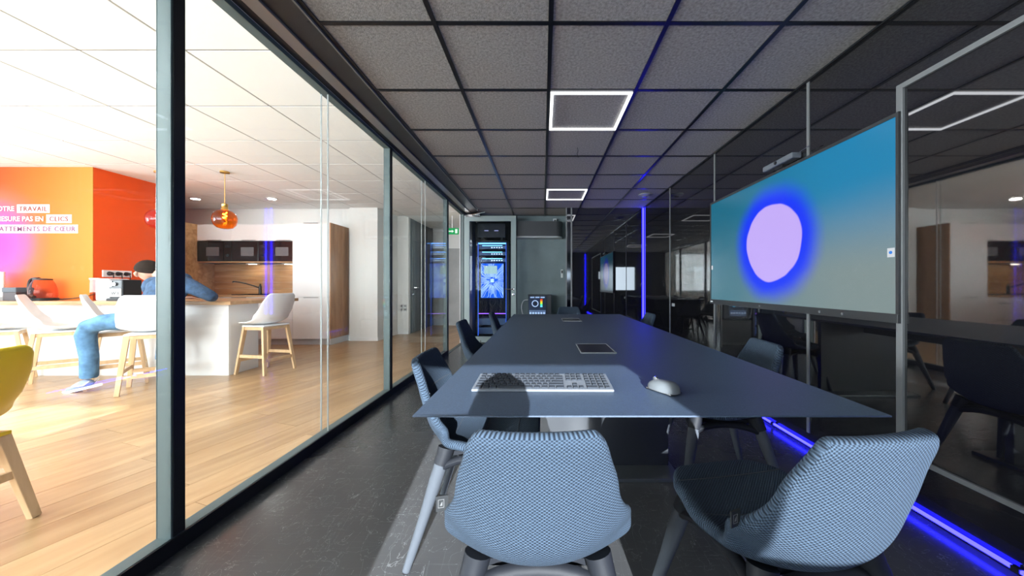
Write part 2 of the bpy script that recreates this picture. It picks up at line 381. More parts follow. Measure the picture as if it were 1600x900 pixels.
# door frame in the last bay
B(-1.53, -1.47, 6.30, 6.36, 0, 2.415).build('door_jamb', FRAME, GP, bevel=0.002)
B(-1.535, -1.465, 5.265, 5.285, 0, 2.387).build('door_jamb', FRAME, GP)
B(-1.536, -1.528, 6.28, 6.36, 0, 2.387).build('jamb_edge', WHITE, GP)
struct('threshold_floor', B(-1.53, -1.47, 5.265, 6.3, -0.01, 0.004), FRAME, 'metal threshold strip under the open door', cat='floor')
# open door leaf, standing at right angles to the partition
dr = sgroup('door_1', 'open grey framed glass door beside the lit rack', 'door'); dr.location = (-1.46, 6.30, 0)
DW = 0.965
for n_, a in (('stile', (0, 0.10, 0, 0.05, 0.01, 2.365)), ('stile', (DW-0.095, DW, 0, 0.05, 0.01, 2.365)), ('rail', (0.10, DW-0.095, 0, 0.05, 2.265, 2.365)), ('rail', (0.10, DW-0.095, 0, 0.05, 0.01, 0.12))):
    B(*a).build(n_, mat('door_metal', (0.24, 0.30, 0.30), 0.45, 0.1, spec=0.35), dr, bevel=0.002)
B(0.10, DW-0.095, 0.021, 0.029, 0.12, 2.265).build('door_glass', glass('door_glass_tint', (0.86, 0.9, 0.92)), dr)
h = MB().tube([(DW-0.05, -0.005, 1.0), (DW-0.05, -0.06, 1.0)], 0.011); h.tube([(DW-0.05, -0.055, 1.0), (DW-0.20, -0.055, 1.0)], 0.010); h.build('handle', CHROME, dr, smooth=True)
MB().lathe([(0.026, 0), (0.026, -0.008)], (DW-0.05, 0, 1.0), 18, 'Y').build('handle_rose', CHROME, dr, smooth=True)
MB().lathe([(0.024, 0), (0.024, -0.010), (0.010, -0.012), (0.010, -0.022)], (DW-0.05, 0, 0.90), 18, 'Y').build('lock_rose', CHROME, dr, smooth=True)
MB().box(0.03, 0.30, -0.05, 0, 2.33, 2.375).bar((0.14, -0.02, 2.38), (0.42, -0.20, 2.395), 0.03, 0.012).build('door_closer', CHROME, dr)

# ------------------------------------------------------------------ LED lines
LEDF = emitter('blue_floor_led', (0.012, 0.011, 1.0), 24.0)
def led(name, label, a, b, hx, hy, group='blue light strips'):
    t = thing(name, label, 'light strip', a, 0, group)
    d = Vector(b)-Vector(a)
    if abs(d.z) > 0.5:
        B(-hx, hx, -hy, hy, 0, d.z).build('tube', LEDB, t); B(-hx-0.004+0.008, hx+0.008, hy-0.008, hy+0.006, 0, d.z).build('channel', BLACKM, t)
    else:
        B(-hx, hx, 0, d.y, -hy, hy).build('tube', LEDF, t)
        for k in range(6):
            y = d.y*(k+0.5)/6; B(-hx-0.004, hx+0.004, y-0.012, y+0.012, -hy-0.004, hy+0.003).build('clip', BLACKP, t)
    return t
led('light_strip', 'glowing blue strip standing upright in the far corner of the black room', (1.738, 5.874, 0.02), (1.738, 5.874, ZC-0.003), 0.007, 0.007)
led('light_strip', 'upright blue strip in the corner behind the viewer', (1.738, -2.075, 0.02), (1.738, -2.075, 2.35), 0.007, 0.007)
led('light_strip', 'long blue strip along the foot of the right wall', (1.736, -2.05, 0.030), (1.736, 5.85, 0.030), 0.006, 0.006)
# ceiling light frames
def frame_light(xc, yc, sx, sy, label):
    t = thing('ceiling_light', label, 'ceiling light', (xc, yc, ZC-0.004), 0, 'square outline ceiling lights')
    wd = 0.020
    for n_, a in (('light_bar', (-sx, sx, -sy, -sy+wd)), ('light_bar', (-sx, sx, sy-wd, sy)), ('light_bar', (-sx, -sx+wd, -sy+wd, sy-wd)), ('light_bar', (sx-wd, sx, -sy+wd, sy-wd))):
        B(*a, -0.006, 0.004).build(n_, LEDW, t)
for k, lb in ((1, 'glowing white square outline light in ceiling nearer the camera'), (5, 'smaller looking far square outline light in ceiling near the end wall'), (-3, 'added unseen square outline ceiling light for the near chairs')):  # the last frame is unseen, added to light the near chairs
    frame_light((0.041+0.641)/2, Y0+DY*(k+0.5), 0.285, 0.284, lb)
t = thing('smoke_detector', 'round disc detector on the ceiling above the corner blue strip', 'detector', (1.52, 5.03, ZC+0.004))
MB().lathe([(0.10, 0), (0.10, -0.010), (0.07, -0.022), (0.04, -0.03), (0.04, -0.036)], n=24).build('body', mat('detector_grey', (0.2, 0.2, 0.22), 0.4), t, smooth=True)
MB().lathe([(0.03, -0.034), (0.028, -0.042)], n=16).build('lens', BLACKP, t)
t = MB().tube([(0, 0, 0), (0.006, 0, -0.03), (-0.004, 0, -0.06), (0.008, 0.002, -0.095)], 0.0025, 6).build('loose_wire', BLACKP, None, loc=(0.34, 3.32, ZC+0.004)); tag(t, 'short loose black wire hanging out of the ceiling tile', 'wire')

# =================================================================== THE KITCHEN SHELL
kx0, kx1 = -8.6, -1.53
kf = struct('floor_kitchen', MB().box(kx0, kx1, -2.1, 6.65, -0.08, -0.006).box(-3.25, kx1, 6.65, 9.2, -0.08, -0.006), PLANK, 'light oak plank floor of the kitchen', cat='floor')
def clip(poly, x0, x1, y0, y1):
    for ax, lim, sg in ((0, x0, 1), (0, x1, -1), (1, y0, 1), (1, y1, -1)):
        out = []
        for i in range(len(poly)):
            a, b = poly[i-1], poly[i]; da, db = sg*(a[ax]-lim), sg*(b[ax]-lim)
            if (da >= 0) != (db >= 0):
                u = da/(da-db); out.append((a[0]+(b[0]-a[0])*u, a[1]+(b[1]-a[1])*u))
            if db >= 0: out.append(b)
        poly = out
        if len(poly) < 3: return []
    return poly
ang = math.radians(72)          # plank direction: 18 degrees off the partition
ux, uy = (math.cos(ang), math.sin(ang)), (-math.sin(ang), math.cos(ang))
PW, PL = 0.215, 1.38
for j in range(-40, 60):
    off = (j*0.53) % 1 * PL
    for i in range(-8, 12):
        s0, s1 = i*PL+off+0.0012, (i+1)*PL+off-0.0012; t0, t1 = j*PW+0.0014, (j+1)*PW-0.0014
        quad = [(s0, t0), (s1, t0), (s1, t1), (s0, t1)]
        wq = [(a*ux[0]+b*uy[0], a*ux[1]+b*uy[1]) for a, b in quad]
        for bi, (X0, X1, YA, YB) in enumerate(((-8.0, kx1, 0.8, 6.65), (-3.0, kx1, 6.65, 9.1))):
            p = clip(wq, X0, X1, YA, YB)
            if len(p) < 3: continue
            if max(q[0]+1.68*q[1] for q in p) < 0: continue        # outside the view
            c = (sum(q[0] for q in p)/len(p), sum(q[1] for q in p)/len(p))
            # local axes: x runs along the plank so that the grain follows it
            loc = [((q[0]-c[0])*ux[0]+(q[1]-c[1])*ux[1], (q[0]-c[0])*uy[0]+(q[1]-c[1])*uy[1]) for q in p]
            area = sum(loc[k-1][0]*loc[k][1]-loc[k][0]*loc[k-1][1] for k in range(len(loc)))/2
            if abs(area) < 0.0005: continue
            o = MB().prism(loc, -0.006, 0.0).build('plank', PLANK, kf, loc=(c[0], c[1], random.uniform(-0.0003, 0.0003))); o.rotation_euler = (0, 0, ang)
kc = struct('ceiling_kitchen', MB().box(kx0, kx1, -2.1, 6.75, KZ+0.03, KZ+0.12).box(-3.80, kx1, 6.75, 9.2, KZ+0.03, KZ+0.12), WALLW, 'white tiled suspended ceiling over the kitchen', cat='ceiling')
TS = 0.674
kxs = [-1.61-0.0-TS*k for k in range(0, 11)]; kys = [2.166+TS*k for k in range(-4, 11)]
def kt(xa, xb, ya, yb):
    if xb-xa < 0.05 or yb-ya < 0.05: return
    if xb < -1.70*yb: return
    obj('ceiling_tile', tile_mesh(('k', round(xb-xa, 3), round(yb-ya, 3)), xb-xa-0.010, yb-ya-0.010, 0.02), KTILE, kc, ((xa+xb)/2, (ya+yb)/2, KZ+random.uniform(0, 0.0015)))
xe = [kx0+0.001]+sorted(kxs)[1:]+[kx1-0.01]
for xa, xb in zip(xe, xe[1:]):
    for ya, yb in zip(kys, kys[1:]):
        if ya > 6.7 and xa < -3.0: continue
        if yb > 6.65 and xa < -3.0: yb = 6.65
        if yb > 9.1: yb = 9.1
        kt(xa, xb, ya, yb)
for x in kxs:
    y1 = 9.1 if x > -3.0 else 6.65
    B(x-0.005, x+0.005, -0.5, y1, KZ+0.0025, KZ+0.03).build('ceiling_bar', KBAR, kc)
for y in kys:
    if y < 9.1: B(kx0 if y < 6.6 else -3.0, kx1, y-0.005, y+0.005, KZ+0.0025, KZ+0.03).build('ceiling_bar', KBAR, kc)
struct('wall_kitchen_back', B(kx0, -3.73, 6.675, 6.76, 0, KZ+0.05), WALLW, 'white wall above and behind the kitchen cabinets', cat='wall')
struct('wall_kitchen_pier', B(-3.73, -3.19, 6.55, 7.50, 0, KZ+0.05), WALLW, 'white wall pier right of the tall kitchen cabinet', cat='wall')
struct('baseboard_pier', MB().box(-3.73, -3.18, 6.538, 6.55, 0, 0.07).box(-3.19, -3.178, 6.55, 7.46, 0, 0.07), WHITE, 'white skirting board along the wall pier', cat='baseboard')
wc = struct('wall_corridor_end', B(-3.19, -2.95, 7.46, 7.56, 0, KZ+0.05), WALLW, 'narrow white wall with sockets beyond the partition', cat='wall')
struct('baseboard_corridor', B(-3.19, -2.95, 7.448, 7.46, 0, 0.07), WHITE, 'white skirting below the sockets', cat='baseboard')
struct('wall_corridor_left', B(-3.05, -2.95, 7.56, 9.1, 0, KZ+0.05), mat('corridor_dark', (0.06, 0.062, 0.066), 0.5), 'dark grey corridor wall beyond the partition', cat='wall')
d2 = sgroup('door_2', 'dark grey panelled door in the corridor beyond the partition', 'door'); d2.location = (-2.95, 7.62, 0)
DG = mat('door_dark_grey', (0.075, 0.078, 0.083), 0.45)
B(0, 0.03, 0, 0.93, 0.01, 2.08).build('leaf', DG, d2, bevel=0.003); B(0, 0.025, 0, 0.93, 2.10, 2.50).build('top_panel', DG, d2, bevel=0.003)
B(0, 0.03, 0.96, 1.42, 0.01, 2.50).build('side_panel', DG, d2, bevel=0.003)
MB().tube([(0.03, 0.08, 1.02), (0.08, 0.08, 1.02), (0.08, 0.2, 1.02)], 0.011, 8).build('handle', CHROME, d2, smooth=True)
MB().lathe([(0.03, 0.03), (0.03, 0.038)], (0, 0.08, 1.02), 14, 'X').build('handle_rose', CHROME, d2)
fw = struct('wall_corridor_far', B(-3.05, -1.40, 9.1, 9.2, 0, KZ+0.05), WALLW, 'far corridor wall, white above and grey below', cat='wall')
B(-2.95, -1.47, 9.08, 9.1, 0, 2.06).build('grey_lining', mat('corridor_grey', (0.42, 0.43, 0.43), 0.7, noise=(3, 0.1, 4)), fw)
struct('wall_corridor_right', B(-1.53, -1.47, 6.36, 9.1, 0, KZ+0.05), WALLW, 'white corridor wall behind the rack niche', cat='wall')
ORANGE = mat('orange_paint', (0.85, 0.095, 0.002), 0.7)
wo = struct('wall_kitchen_orange', B(kx0, -5.70, 4.305, 5.2, 0, KZ+0.05), ORANGE, 'bright orange wall block with printed slogan behind the counter', cat='wall')
# printed mural on its face
mm = bpy.data.materials.new('mural_print'); mm.use_nodes = True; nt = mm.node_tree; b = nt.nodes['Principled BSDF']; b.inputs['Roughness'].default_value = 0.75
tc = nt.nodes.new('ShaderNodeTexCoord'); sp = nt.nodes.new('ShaderNodeSeparateXYZ'); lk(nt, tc.outputs['Object'], sp.inputs[0])
mr = nt.nodes.new('ShaderNodeMapRange'); mr.inputs['From Min'].default_value = -1.6; mr.inputs['From Max'].default_value = 0.0; lk(nt, sp.outputs[0], mr.inputs[0])
r = nt.nodes.new('ShaderNodeValToRGB'); cr = r.color_ramp
cr.elements[0].color = (0.62, 0.045, 0.002, 1); cr.elements[1].color = (0.62, 0.20, 0.018, 1); cr.elements[0].position = 0.1; e = cr.elements.new(0.6); e.color = (0.62, 0.13, 0.001, 1)
lk(nt, mr.outputs[0], r.inputs[0])
def dist(cx, cz, r0, r1):
    v = nt.nodes.new('ShaderNodeVectorMath'); v.operation = 'DISTANCE'; v.inputs[1].default_value = (cx, 0, cz); lk(nt, tc.outputs['Object'], v.inputs[0])
    q = nt.nodes.new('ShaderNodeMapRange'); q.inputs['From Min'].default_value = r1; q.inputs['From Max'].default_value = r0; q.interpolation_type = 'SMOOTHSTEP'; lk(nt, v.outputs['Value'], q.inputs[0]); return q.outputs[0]
last = r.outputs[0]
for cx, cz, r0, r1, colr in ((-1.28, 1.62, 0.50, 0.80, (0.58, 0.12, 0.06)), (-1.26, 1.62, 0.40, 0.60, (0.55, 0.09, 0.22)), (-1.25, 1.60, 0.02, 0.50, (0.50, 0.05, 0.45))):
    mx = nt.nodes.new('ShaderNodeMix'); mx.data_type = 'RGBA'; lk(nt, dist(cx, cz, r0, r1), mx.inputs[0]); lk(nt, last, mx.inputs[6]); mx.inputs[7].default_value = (*colr, 1); last = mx.outputs[2]
lk(nt, last, b.inputs['Base Color'])
B(kx0+5.70, 0.0, -0.003, 0.005, 0, KZ).build('mural', mm, wo, loc=(-5.70, 4.30, 0))
INK = mat('print_coral', (0.26, 0.03, 0.015), 0.6); INK2 = mat('print_pink', (0.22, 0.03, 0.12), 0.6)
YT = 4.296
for x0, x1, zc_ in ((-6.655, -6.245, 2.042), (-6.285, -5.965, 1.914), (-8.2, -5.885, 1.786)):
    B(x0, x1, YT-0.002, YT+0.004, zc_-0.053, zc_+0.053).build('text_box', PWHITE, wo)
RX = (PI/2, 0, 0)
def wt(body, x, z, m, bold=0.0, align='LEFT', size=0.086, sp=1.0):
    text_mesh(body, size, m, 'lettering', wo, (x, YT-0.0045, z-0.030), RX, bold, align, spacing=sp)
wt('VOTRE', -6.685, 2.042, PWHITE, 0.0010, 'RIGHT'); wt('TRAVAIL', -6.45, 2.042, INK, 0.0018, 'CENTER', 0.084, 1.12)
wt('NE SE MESURE PAS EN', -6.315, 1.914, PWHITE, 0.0010, 'RIGHT'); wt('CLICS', -6.125, 1.914, INK, 0.0018, 'CENTER', 0.084, 1.12)
wt('MAIS EN BATTEMENTS DE C\u0152UR', -5.915, 1.786, INK2, 0.0018, 'RIGHT', 0.084, 1.15)
# outer walls, out of view
struct('wall_kitchen_left', MB().box(-8.7, kx0, -2.2, -1.6, 0, 2.65).box(-8.7, kx0, 4.0, 6.7, 0, 2.65).box(-8.7, kx0, -1.6, 4.0, 0, 0.85).box(-8.7, kx0, -1.6, 4.0, 2.45, 2.65), WALLW, 'white outer kitchen wall with an added wide window', cat='wall')
struct('wall_kitchen_front', MB().box(kx0, kx1, -2.2, -2.1, 0, 0.80).box(kx0, kx1, -2.2, -2.1, 2.40, 2.65).box(kx0, -8.0, -2.2, -2.1, 0.80, 2.40).box(-1.9, kx1, -2.2, -2.1, 0.80, 2.40), WALLW, 'white outer kitchen wall with an added wide window', cat='wall')
w2 = sgroup('window_2', 'added wide kitchen window behind the viewer', 'window')  # wide opening added to brighten the walls facing it
for x in (-8.0, -6.0, -4.0, -1.96): B(x, x+0.06, -2.18, -2.13, 0.80, 2.40).build('window_post', FRAME, w2)
# wall added outside it to block the sun, with a gap for one stripe
struct('wall_garden_screen', MB().box(-9.5, -1.62, -3.30, -3.20, 0, 1.69).box(-9.5, -1.62, -3.30, -3.20, 1.90, 2.95).box(-9.5, -6.2, -3.30, -3.20, 1.69, 1.90).box(-2.93, -1.62, -3.30, -3.20, 1.69, 1.90), WALLW, 'added white wall outside the kitchen window that shapes the sun', cat='wall')
# kitchen ceiling lamps: LED panels added out of frame to brighten the room and two downlights
for x, y, lb in ((-2.6, 0.0, 'near right'), (-4.2, 0.0, 'near middle'), (-5.8, 0.0, 'near left'), (-2.6, 1.2, 'far right'), (-4.2, 1.2, 'far middle'), (-5.8, 1.2, 'far left')):
    t = thing('added_panel_light', 'added white square fill panel in the kitchen ceiling outside the view, ' + lb, 'ceiling light', (x, y, KZ-0.004), 0, 'added kitchen fill panels')
    B(-0.3, 0.3, -0.3, 0.3, -0.006, 0.004).build('diffuser', emitter('fill_panel_white', (0.90, 0.96, 1.0), 22.0), t)
for x, yy, lb in ((-5.98, 5.84, 'lit round downlight in kitchen ceiling left of the amber pendant'), (-4.66, 5.84, 'lit round downlight in kitchen ceiling right of the amber pendant')):
    t = thing('downlight', lb, 'downlight', (x, yy, KZ-0.001), 0, 'kitchen downlights')
    MB().lathe([(0.085, 0.0), (0.085, -0.008), (0.065, -0.012)], n=20).build('ring', WHITE, t, smooth=True)
    MB().lathe([(0.06, -0.008), (0.058, -0.014)], n=20).build('lens', emitter('downlight_lens', (1, 0.97, 0.93), 120.0), t)

# =================================================================== SHELL SEATS
def shell(name, prof, wtab, dtab, thick, nu=13, nv=26, sub=1, pw=2.2):
    """bucket seat: prof (y,z) from the top of the back to the front lip; half widths and side lift by t; returns mesh and a surface function"""
    C = crom([(0, p[0], p[1]) for p in prof], nv)
    T = []
    for i in range(nv):
        d = C[min(i+1, nv-1)]-C[max(i-1, 0)]; T.append(d.normalized())
    arc = [0.0]
    for i in range(1, nv): arc.append(arc[-1]+(C[i]-C[i-1]).length)
    tt = [a/arc[-1] for a in arc]
    def pos(i, u):
        N = Vector((0, -T[i].z, T[i].y)); N = N if N.dot(Vector((0, 0.6, 0.8))) > 0 else -N
        wv = interp(wtab, tt[i]); dv = interp(dtab, tt[i])
        return C[i]+Vector((wv*u, 0, 0))+N*dv*abs(u)**pw, N
    v = []; uv = []
    for i in range(nv):
        for j in range(nu):
            u = -1+2*j/(nu-1); p, _ = pos(i, u); v.append(p); uv.append((interp(wtab, tt[i])*u, arc[i]))
    f = [(i*nu+j, i*nu+j+1, (i+1)*nu+j+1, (i+1)*nu+j) for i in range(nv-1) for j in range(nu-1)]
    me = bpy.data.meshes.new(name); me.from_pydata(v, [], f)
    ul = me.uv_layers.new(name='UVMap')
    for lp in me.loops: ul.data[lp.index].uv = uv[lp.vertex_index]
    o = bpy.data.objects.new(name, me); COL.objects.link(o)
    s = o.modifiers.new('s', 'SOLIDIFY'); s.thickness = thick; s.offset = 0
    ss = o.modifiers.new('ss', 'SUBSURF'); ss.levels = ss.render_levels = sub+1
    bake(o)
    for p in o.data.polygons: p.use_smooth = True
    return o, pos, nv
CF = fabric('grey_blue_weave', (0.045, 0.068, 0.100), (0.005, 0.008, 0.014), 0.0095, 0.75)
CFD = mat('seam_thread', (0.03, 0.035, 0.045), 0.9)
COLL = mat('dark_collar_and_shaded_base', (0.008, 0.009, 0.012), 0.6, spec=0.2)
LEGC = mat('grey_leg_plastic', (0.052, 0.058, 0.068), 0.75, spec=0.12)
def make_chair(label, loc, rz):
    t = thing('meeting_chair', label, 'chair', loc, rz, 'upholstered meeting chairs')
    prof = [(-0.285, 0.775), (-0.268, 0.69), (-0.245, 0.59), (-0.215, 0.49), (-0.15, 0.425), (-0.05, 0.415), (0.07, 0.428), (0.17, 0.447), (0.235, 0.445)]
    o, pos, nv = shell('shell', prof, [(0, 0.125), (0.05, 0.150), (0.2, 0.178), (0.40, 0.226), (0.52, 0.230), (0.7, 0.222), (0.88, 0.20), (0.96, 0.165), (1, 0.12)],
                       [(0, 0.012), (0.2, 0.045), (0.42, 0.10), (0.55, 0.06), (0.75, 0.02), (1, -0.005)], 0.036)
    o.parent = t; o.data.materials.append(CF)
    def seam(pts): MB().tube(pts, 0.0022, 6).build('seam', CFD, t)
    def sp(i, u):
        p, N = pos(i, u); return p+N*0.0185
    seam([sp(i, 0) for i in range(5, 12)]); seam([sp(5, u/10) for u in range(-9, 10)])
    for i in (13, 17, 21): seam([sp(i, u/10) for u in range(-9, 10)])
    # one-piece base: four arches and four tapered legs
    tops = [(-0.155, -0.150), (0.155, -0.150), (0.155, 0.150), (-0.155, 0.150)]; feet = [(-0.235, -0.265), (0.235, -0.265), (0.235, 0.235), (-0.235, 0.235)]
    fr = MB()
    for k in range(4):
        a, b = tops[k], tops[(k+1) % 4]; fa, fb = feet[k], feet[(k+1) % 4]
        def lp(tp, ft, z): q = 1-z/0.40; return Vector((tp[0]+(ft[0]-tp[0])*q, tp[1]+(ft[1]-tp[1])*q, z))
        A, A2, Bq, B2 = lp(a, fa, 0.27), lp(a, fa, 0.345), lp(b, fb, 0.27), lp(b, fb, 0.345)
        m1 = Vector(((a[0]*0.72+b[0]*0.28), (a[1]*0.72+b[1]*0.28), 0.383)); m2 = Vector(((a[0]*0.28+b[0]*0.72), (a[1]*0.28+b[1]*0.72), 0.383))
        fr.tube(crom([A, A2, m1, m2, B2, Bq], 15), [0.010, 0.014, 0.017, 0.019, 0.02, 0.02, 0.02, 0.02, 0.02, 0.02, 0.02, 0.019, 0.017, 0.014, 0.010], 10, 0.8)
    fr.box(-0.13, 0.13, -0.13, 0.13, 0.385, 0.402)
    fr.build('base_frame', COLL, t, smooth=True)  # dark colour paints the shade under the seat shell
    for a, f_ in zip(tops, feet):
        L = MB().tube([(a[0]*0.97, a[1]*0.97, 0.412), (a[0], a[1], 0.385), (a[0]*0.8+f_[0]*0.2, a[1]*0.8+f_[1]*0.2, 0.31), (a[0]*0.5+f_[0]*0.5, a[1]*0.5+f_[1]*0.5, 0.19), (f_[0], f_[1], 0.004)], [0.024, 0.026, 0.026, 0.0205, 0.0145], 14)
        lg = L.build('leg', LEGC, t, smooth=True)
        MB().tube([(a[0]*0.93, a[1]*0.93, 0.425), (a[0]*0.97, a[1]*0.97, 0.40), (a[0]*0.93+f_[0]*0.07, a[1]*0.93+f_[1]*0.07, 0.365)], [0.033, 0.032, 0.0295], 16).build('collar', COLL, lg, smooth=True)
        MB().lathe([(0.0135, 0.0), (0.0145, 0.008)], (f_[0], f_[1], 0), 12).build('glide', BLACKP, lg)
    # sewn-in fabric tag at the left side seam
    p, N = pos(8, -1)
    tg = B(-0.024, 0.004, -0.002, 0.002, -0.018, 0.018).build('label_tag', mat('tag_black', (0.003, 0.004, 0.005), 0.6), t, loc=(p.x-0.008, p.y+0.006, p.z)); tg.rotation_euler = (0.0, 0, 0.25)
    m_ = MB()
    for a in ((-0.019, -0.005, -0.010, -0.0088), (-0.019, -0.005, 0.0088, 0.010), (-0.019, -0.0178, -0.010, 0.010), (-0.0062, -0.005, -0.010, 0.010)): m_.box(a[0], a[1], -0.0026, 0.0026, a[2], a[3])
    m_.prism([(-0.015, -0.005), (-0.009, -0.005), (-0.009, 0.005), (-0.012, 0.001)], -0.0026, 0.0026, 'XZ')
    m_.build('tag_mark', mat('tag_thread', (0.09, 0.09, 0.09), 0.7), tg)
    return t
R = math.radians
c0 = make_chair('grey blue fabric chair seen from behind at the near end of table', (-0.012, 0.960, 0), 0.0)
for lb, loc, rz in (('grey blue fabric chair turned askew at the near right table corner', (0.625, 0.945, 0), R(10)),
                    ('grey fabric chair on the window side nearest the keyboard', (-0.245, 1.50, 0), R(-90)),
                    ('grey fabric chair in the middle of the window side of table', (-0.41, 2.85, 0), R(-90)),
                    ('grey fabric chair at far end of the window side of table', (-0.29, 3.74, 0), R(-88)),
                    ('grey fabric chair at the far head of the table', (0.36, 4.42, 0), R(180)),
                    ('grey fabric chair far down the screen side below the corner light strip', (0.87, 3.60, 0), R(90)),
                    ('grey fabric chair under the wall screen at the table', (0.91, 1.82, 0), R(86))):
    dup(c0, lb, loc, rz)

# =================================================================== MEETING TABLE
TX, TY0, TY1, TZ = 0.274, 0.848, 3.85, 0.744
TM = mat('table_dark_laminate', (0.029, 0.046, 0.076), 0.50, spec=0.75, noise=(260, 0.25, 2), bump=(500, 0.03))
tb = thing('meeting_table', 'long dark meeting table with a thin sharp edge', 'table', (TX, 2.35, 0))
hw, hl = 0.60, 1.501
v = []
for z, dx in ((TZ, 0), (TZ-0.004, 0), (TZ-0.030, 0.09)):
    v += [(-hw+dx, -hl+dx, z), (hw-dx, -hl+dx, z), (hw-dx, hl-dx, z), (-hw+dx, hl-dx, z)]
MB().add(v, [(0, 1, 2, 3), (11, 10, 9, 8)]+[(k*4+i, k*4+4+i, k*4+4+(i+1) % 4, k*4+(i+1) % 4) for k in (0, 1) for i in range(4)]).build('tabletop', TM, tb)
for y in (-0.35, 1.05):
    lg = MB().box(-0.38, 0.46, y-0.02, y+0.02, 0.02, TZ-0.03).build('leg_panel', mat('table_leg_dark', (0.014, 0.016, 0.02), 0.4), tb, bevel=0.003)
    B(-0.40, 0.48, y-0.16, y+0.16, 0.0, 0.020).build('foot_plate', mat('foot_plate', (0.10, 0.11, 0.12), 0.3, 0.6), tb, bevel=0.003)
B(-0.03, 0.03, -0.33, 1.03, 0.60, 0.70).build('beam', BLACKM, tb)
for y0, y1, x0, x1 in ((1.63-2.35, 1.87-2.35, -0.085, 0.075), (3.08-2.35, 3.32-2.35, -0.085, 0.075)):
    f_ = B(x0, x1, y0, y1, TZ, TZ+0.0035).build('cable_flap', mat('flap_black', (0.012, 0.013, 0.016), 0.3), tb, bevel=0.001)
    m_ = MB(); e = 0.006
    for a in ((x0-e, x1+e, y0-e, y0), (x0-e, x1+e, y1, y1+e), (x0-e, x0, y0, y1), (x1, x1+e, y0, y1)): m_.box(*a, TZ-0.001, TZ+0.005)
    m_.build('flap_frame', TRIM, f_)

# keyboard
ALU = mat('silver_aluminium', (0.11, 0.12, 0.14), 0.6, 0.1, spec=0.25)
kb = thing('keyboard', 'full size silver keyboard with pale keys on the table', 'keyboard', (-0.0005, 1.035, TZ+0.0005), R(-0.6))
KW, KD = 0.437, 0.150
v = [(-KW/2, 0, 0), (KW/2, 0, 0), (KW/2, KD, 0), (-KW/2, KD, 0), (-KW/2, 0, 0.008), (KW/2, 0, 0.008), (KW/2, KD, 0.018), (-KW/2, KD, 0.018)]
MB().add(v, [(0, 3, 2, 1), (4, 5, 6, 7), (0, 1, 5, 4), (1, 2, 6, 5), (2, 3, 7, 6), (3, 0, 4, 7)]).build('case', ALU, kb, bevel=0.003)
KEYM = mat('grey_keycap', (0.028, 0.032, 0.040), 0.9, spec=0.08)
kcache = {}
U = 0.0186; RD = 0.0232
def key(x, row, wu=1.0, m=None, du=1.0):
    k = (round(wu, 2), du)
    if k not in kcache:
        wx = wu*U-0.0032; dy = RD*du-0.0045
        mb = MB(); a = 0.0015
        mb.add([(-wx/2, -dy/2, 0), (wx/2, -dy/2, 0), (wx/2, dy/2, 0), (-wx/2, dy/2, 0), (-wx/2+a, -dy/2+a, 0.0045), (wx/2-a, -dy/2+a, 0.0045), (wx/2-a, dy/2-a, 0.0045), (-wx/2+a, dy/2-a, 0.0045)],
               [(0, 3, 2, 1), (4, 5, 6, 7), (0, 1, 5, 4), (1, 2, 6, 5), (2, 3, 7, 6), (3, 0, 4, 7)])
        kcache[k] = mb.mesh('key'); kcache[k].materials.append(KEYM)
    y = 0.006+(row+du/2)*RD
    o = obj('key', kcache[k], None, kb, (-KW/2+0.008+x*U+wu*U/2, y, 0.0078+y*0.0667)); o.rotation_euler = (0.0665, 0, 0)
def krow(row, x, ws):
    for q in ws:
        if q > 0: key(x, row, q)
        x += abs(q)
krow(5, 0, [1, -0.6]+[1]*4+[-0.4]+[1]*4+[-0.4]+[1]*4); krow(4, 0, [1]*13+[2]); krow(3, 0, [1.5]+[1]*12+[1.5]); krow(2, 0, [1.75]+[1]*11+[2.25]); krow(1, 0, [1.25]+[1]*11+[2.75]); krow(0, 0, [1.25, 1.25, 1.25, 6.0, 1.25, 1.25, 1.25, 1.5])
krow(5, 15.3, [1, 1, 1]); krow(4, 15.3, [1, 1, 1]); krow(3, 15.3, [1, 1, 1]); krow(1, 16.3, [1]); krow(0, 15.3, [1, 1, 1])
for rr in (5, 4, 3, 2, 1): krow(rr, 18.6, [1, 1, 1, 1])
krow(0, 18.6, [2, 1, 1])
# mouse
ms = thing('computer_mouse', 'silver computer mouse on the dark table right of keyboard', 'mouse', (0.372, 1.045, TZ+0.001), R(32))
v = []; f = []; NU, NV = 20, 9
for i in range(NV):
    ph = i/(NV-1)*PI/2
    for k in range(NU):
        a = 2*PI*k/NU; x = math.copysign(abs(math.cos(a))**0.8, math.cos(a))*0.031; y = math.copysign(abs(math.sin(a))**0.85, math.sin(a))*0.054
        s_ = math.cos(ph)**0.55; v.append((x*s_, y*s_, 0.004+0.030*math.sin(ph)*(1-0.18*(y/0.054)*s_)))
f = [(i*NU+k, i*NU+(k+1) % NU, (i+1)*NU+(k+1) % NU, (i+1)*NU+k) for i in range(NV-1) for k in range(NU)]+[tuple(range(NU-1, -1, -1)), tuple((NV-1)*NU+k for k in range(NU))]
MB().add(v, f).build('shell', mat('mouse_silver', (0.085, 0.092, 0.10), 0.55, spec=0.25), ms, smooth=True)
B(-0.026, 0.026, -0.047, 0.047, 0, 0.005).build('base', BLACKP, ms, bevel=0.002)
MB().lathe([(0.001, -0.004), (0.009, -0.003), (0.009, 0.003), (0.001, 0.004)], (0, 0.030, 0.029), 14, 'X').build('scroll_wheel', CHROME, ms, smooth=True)

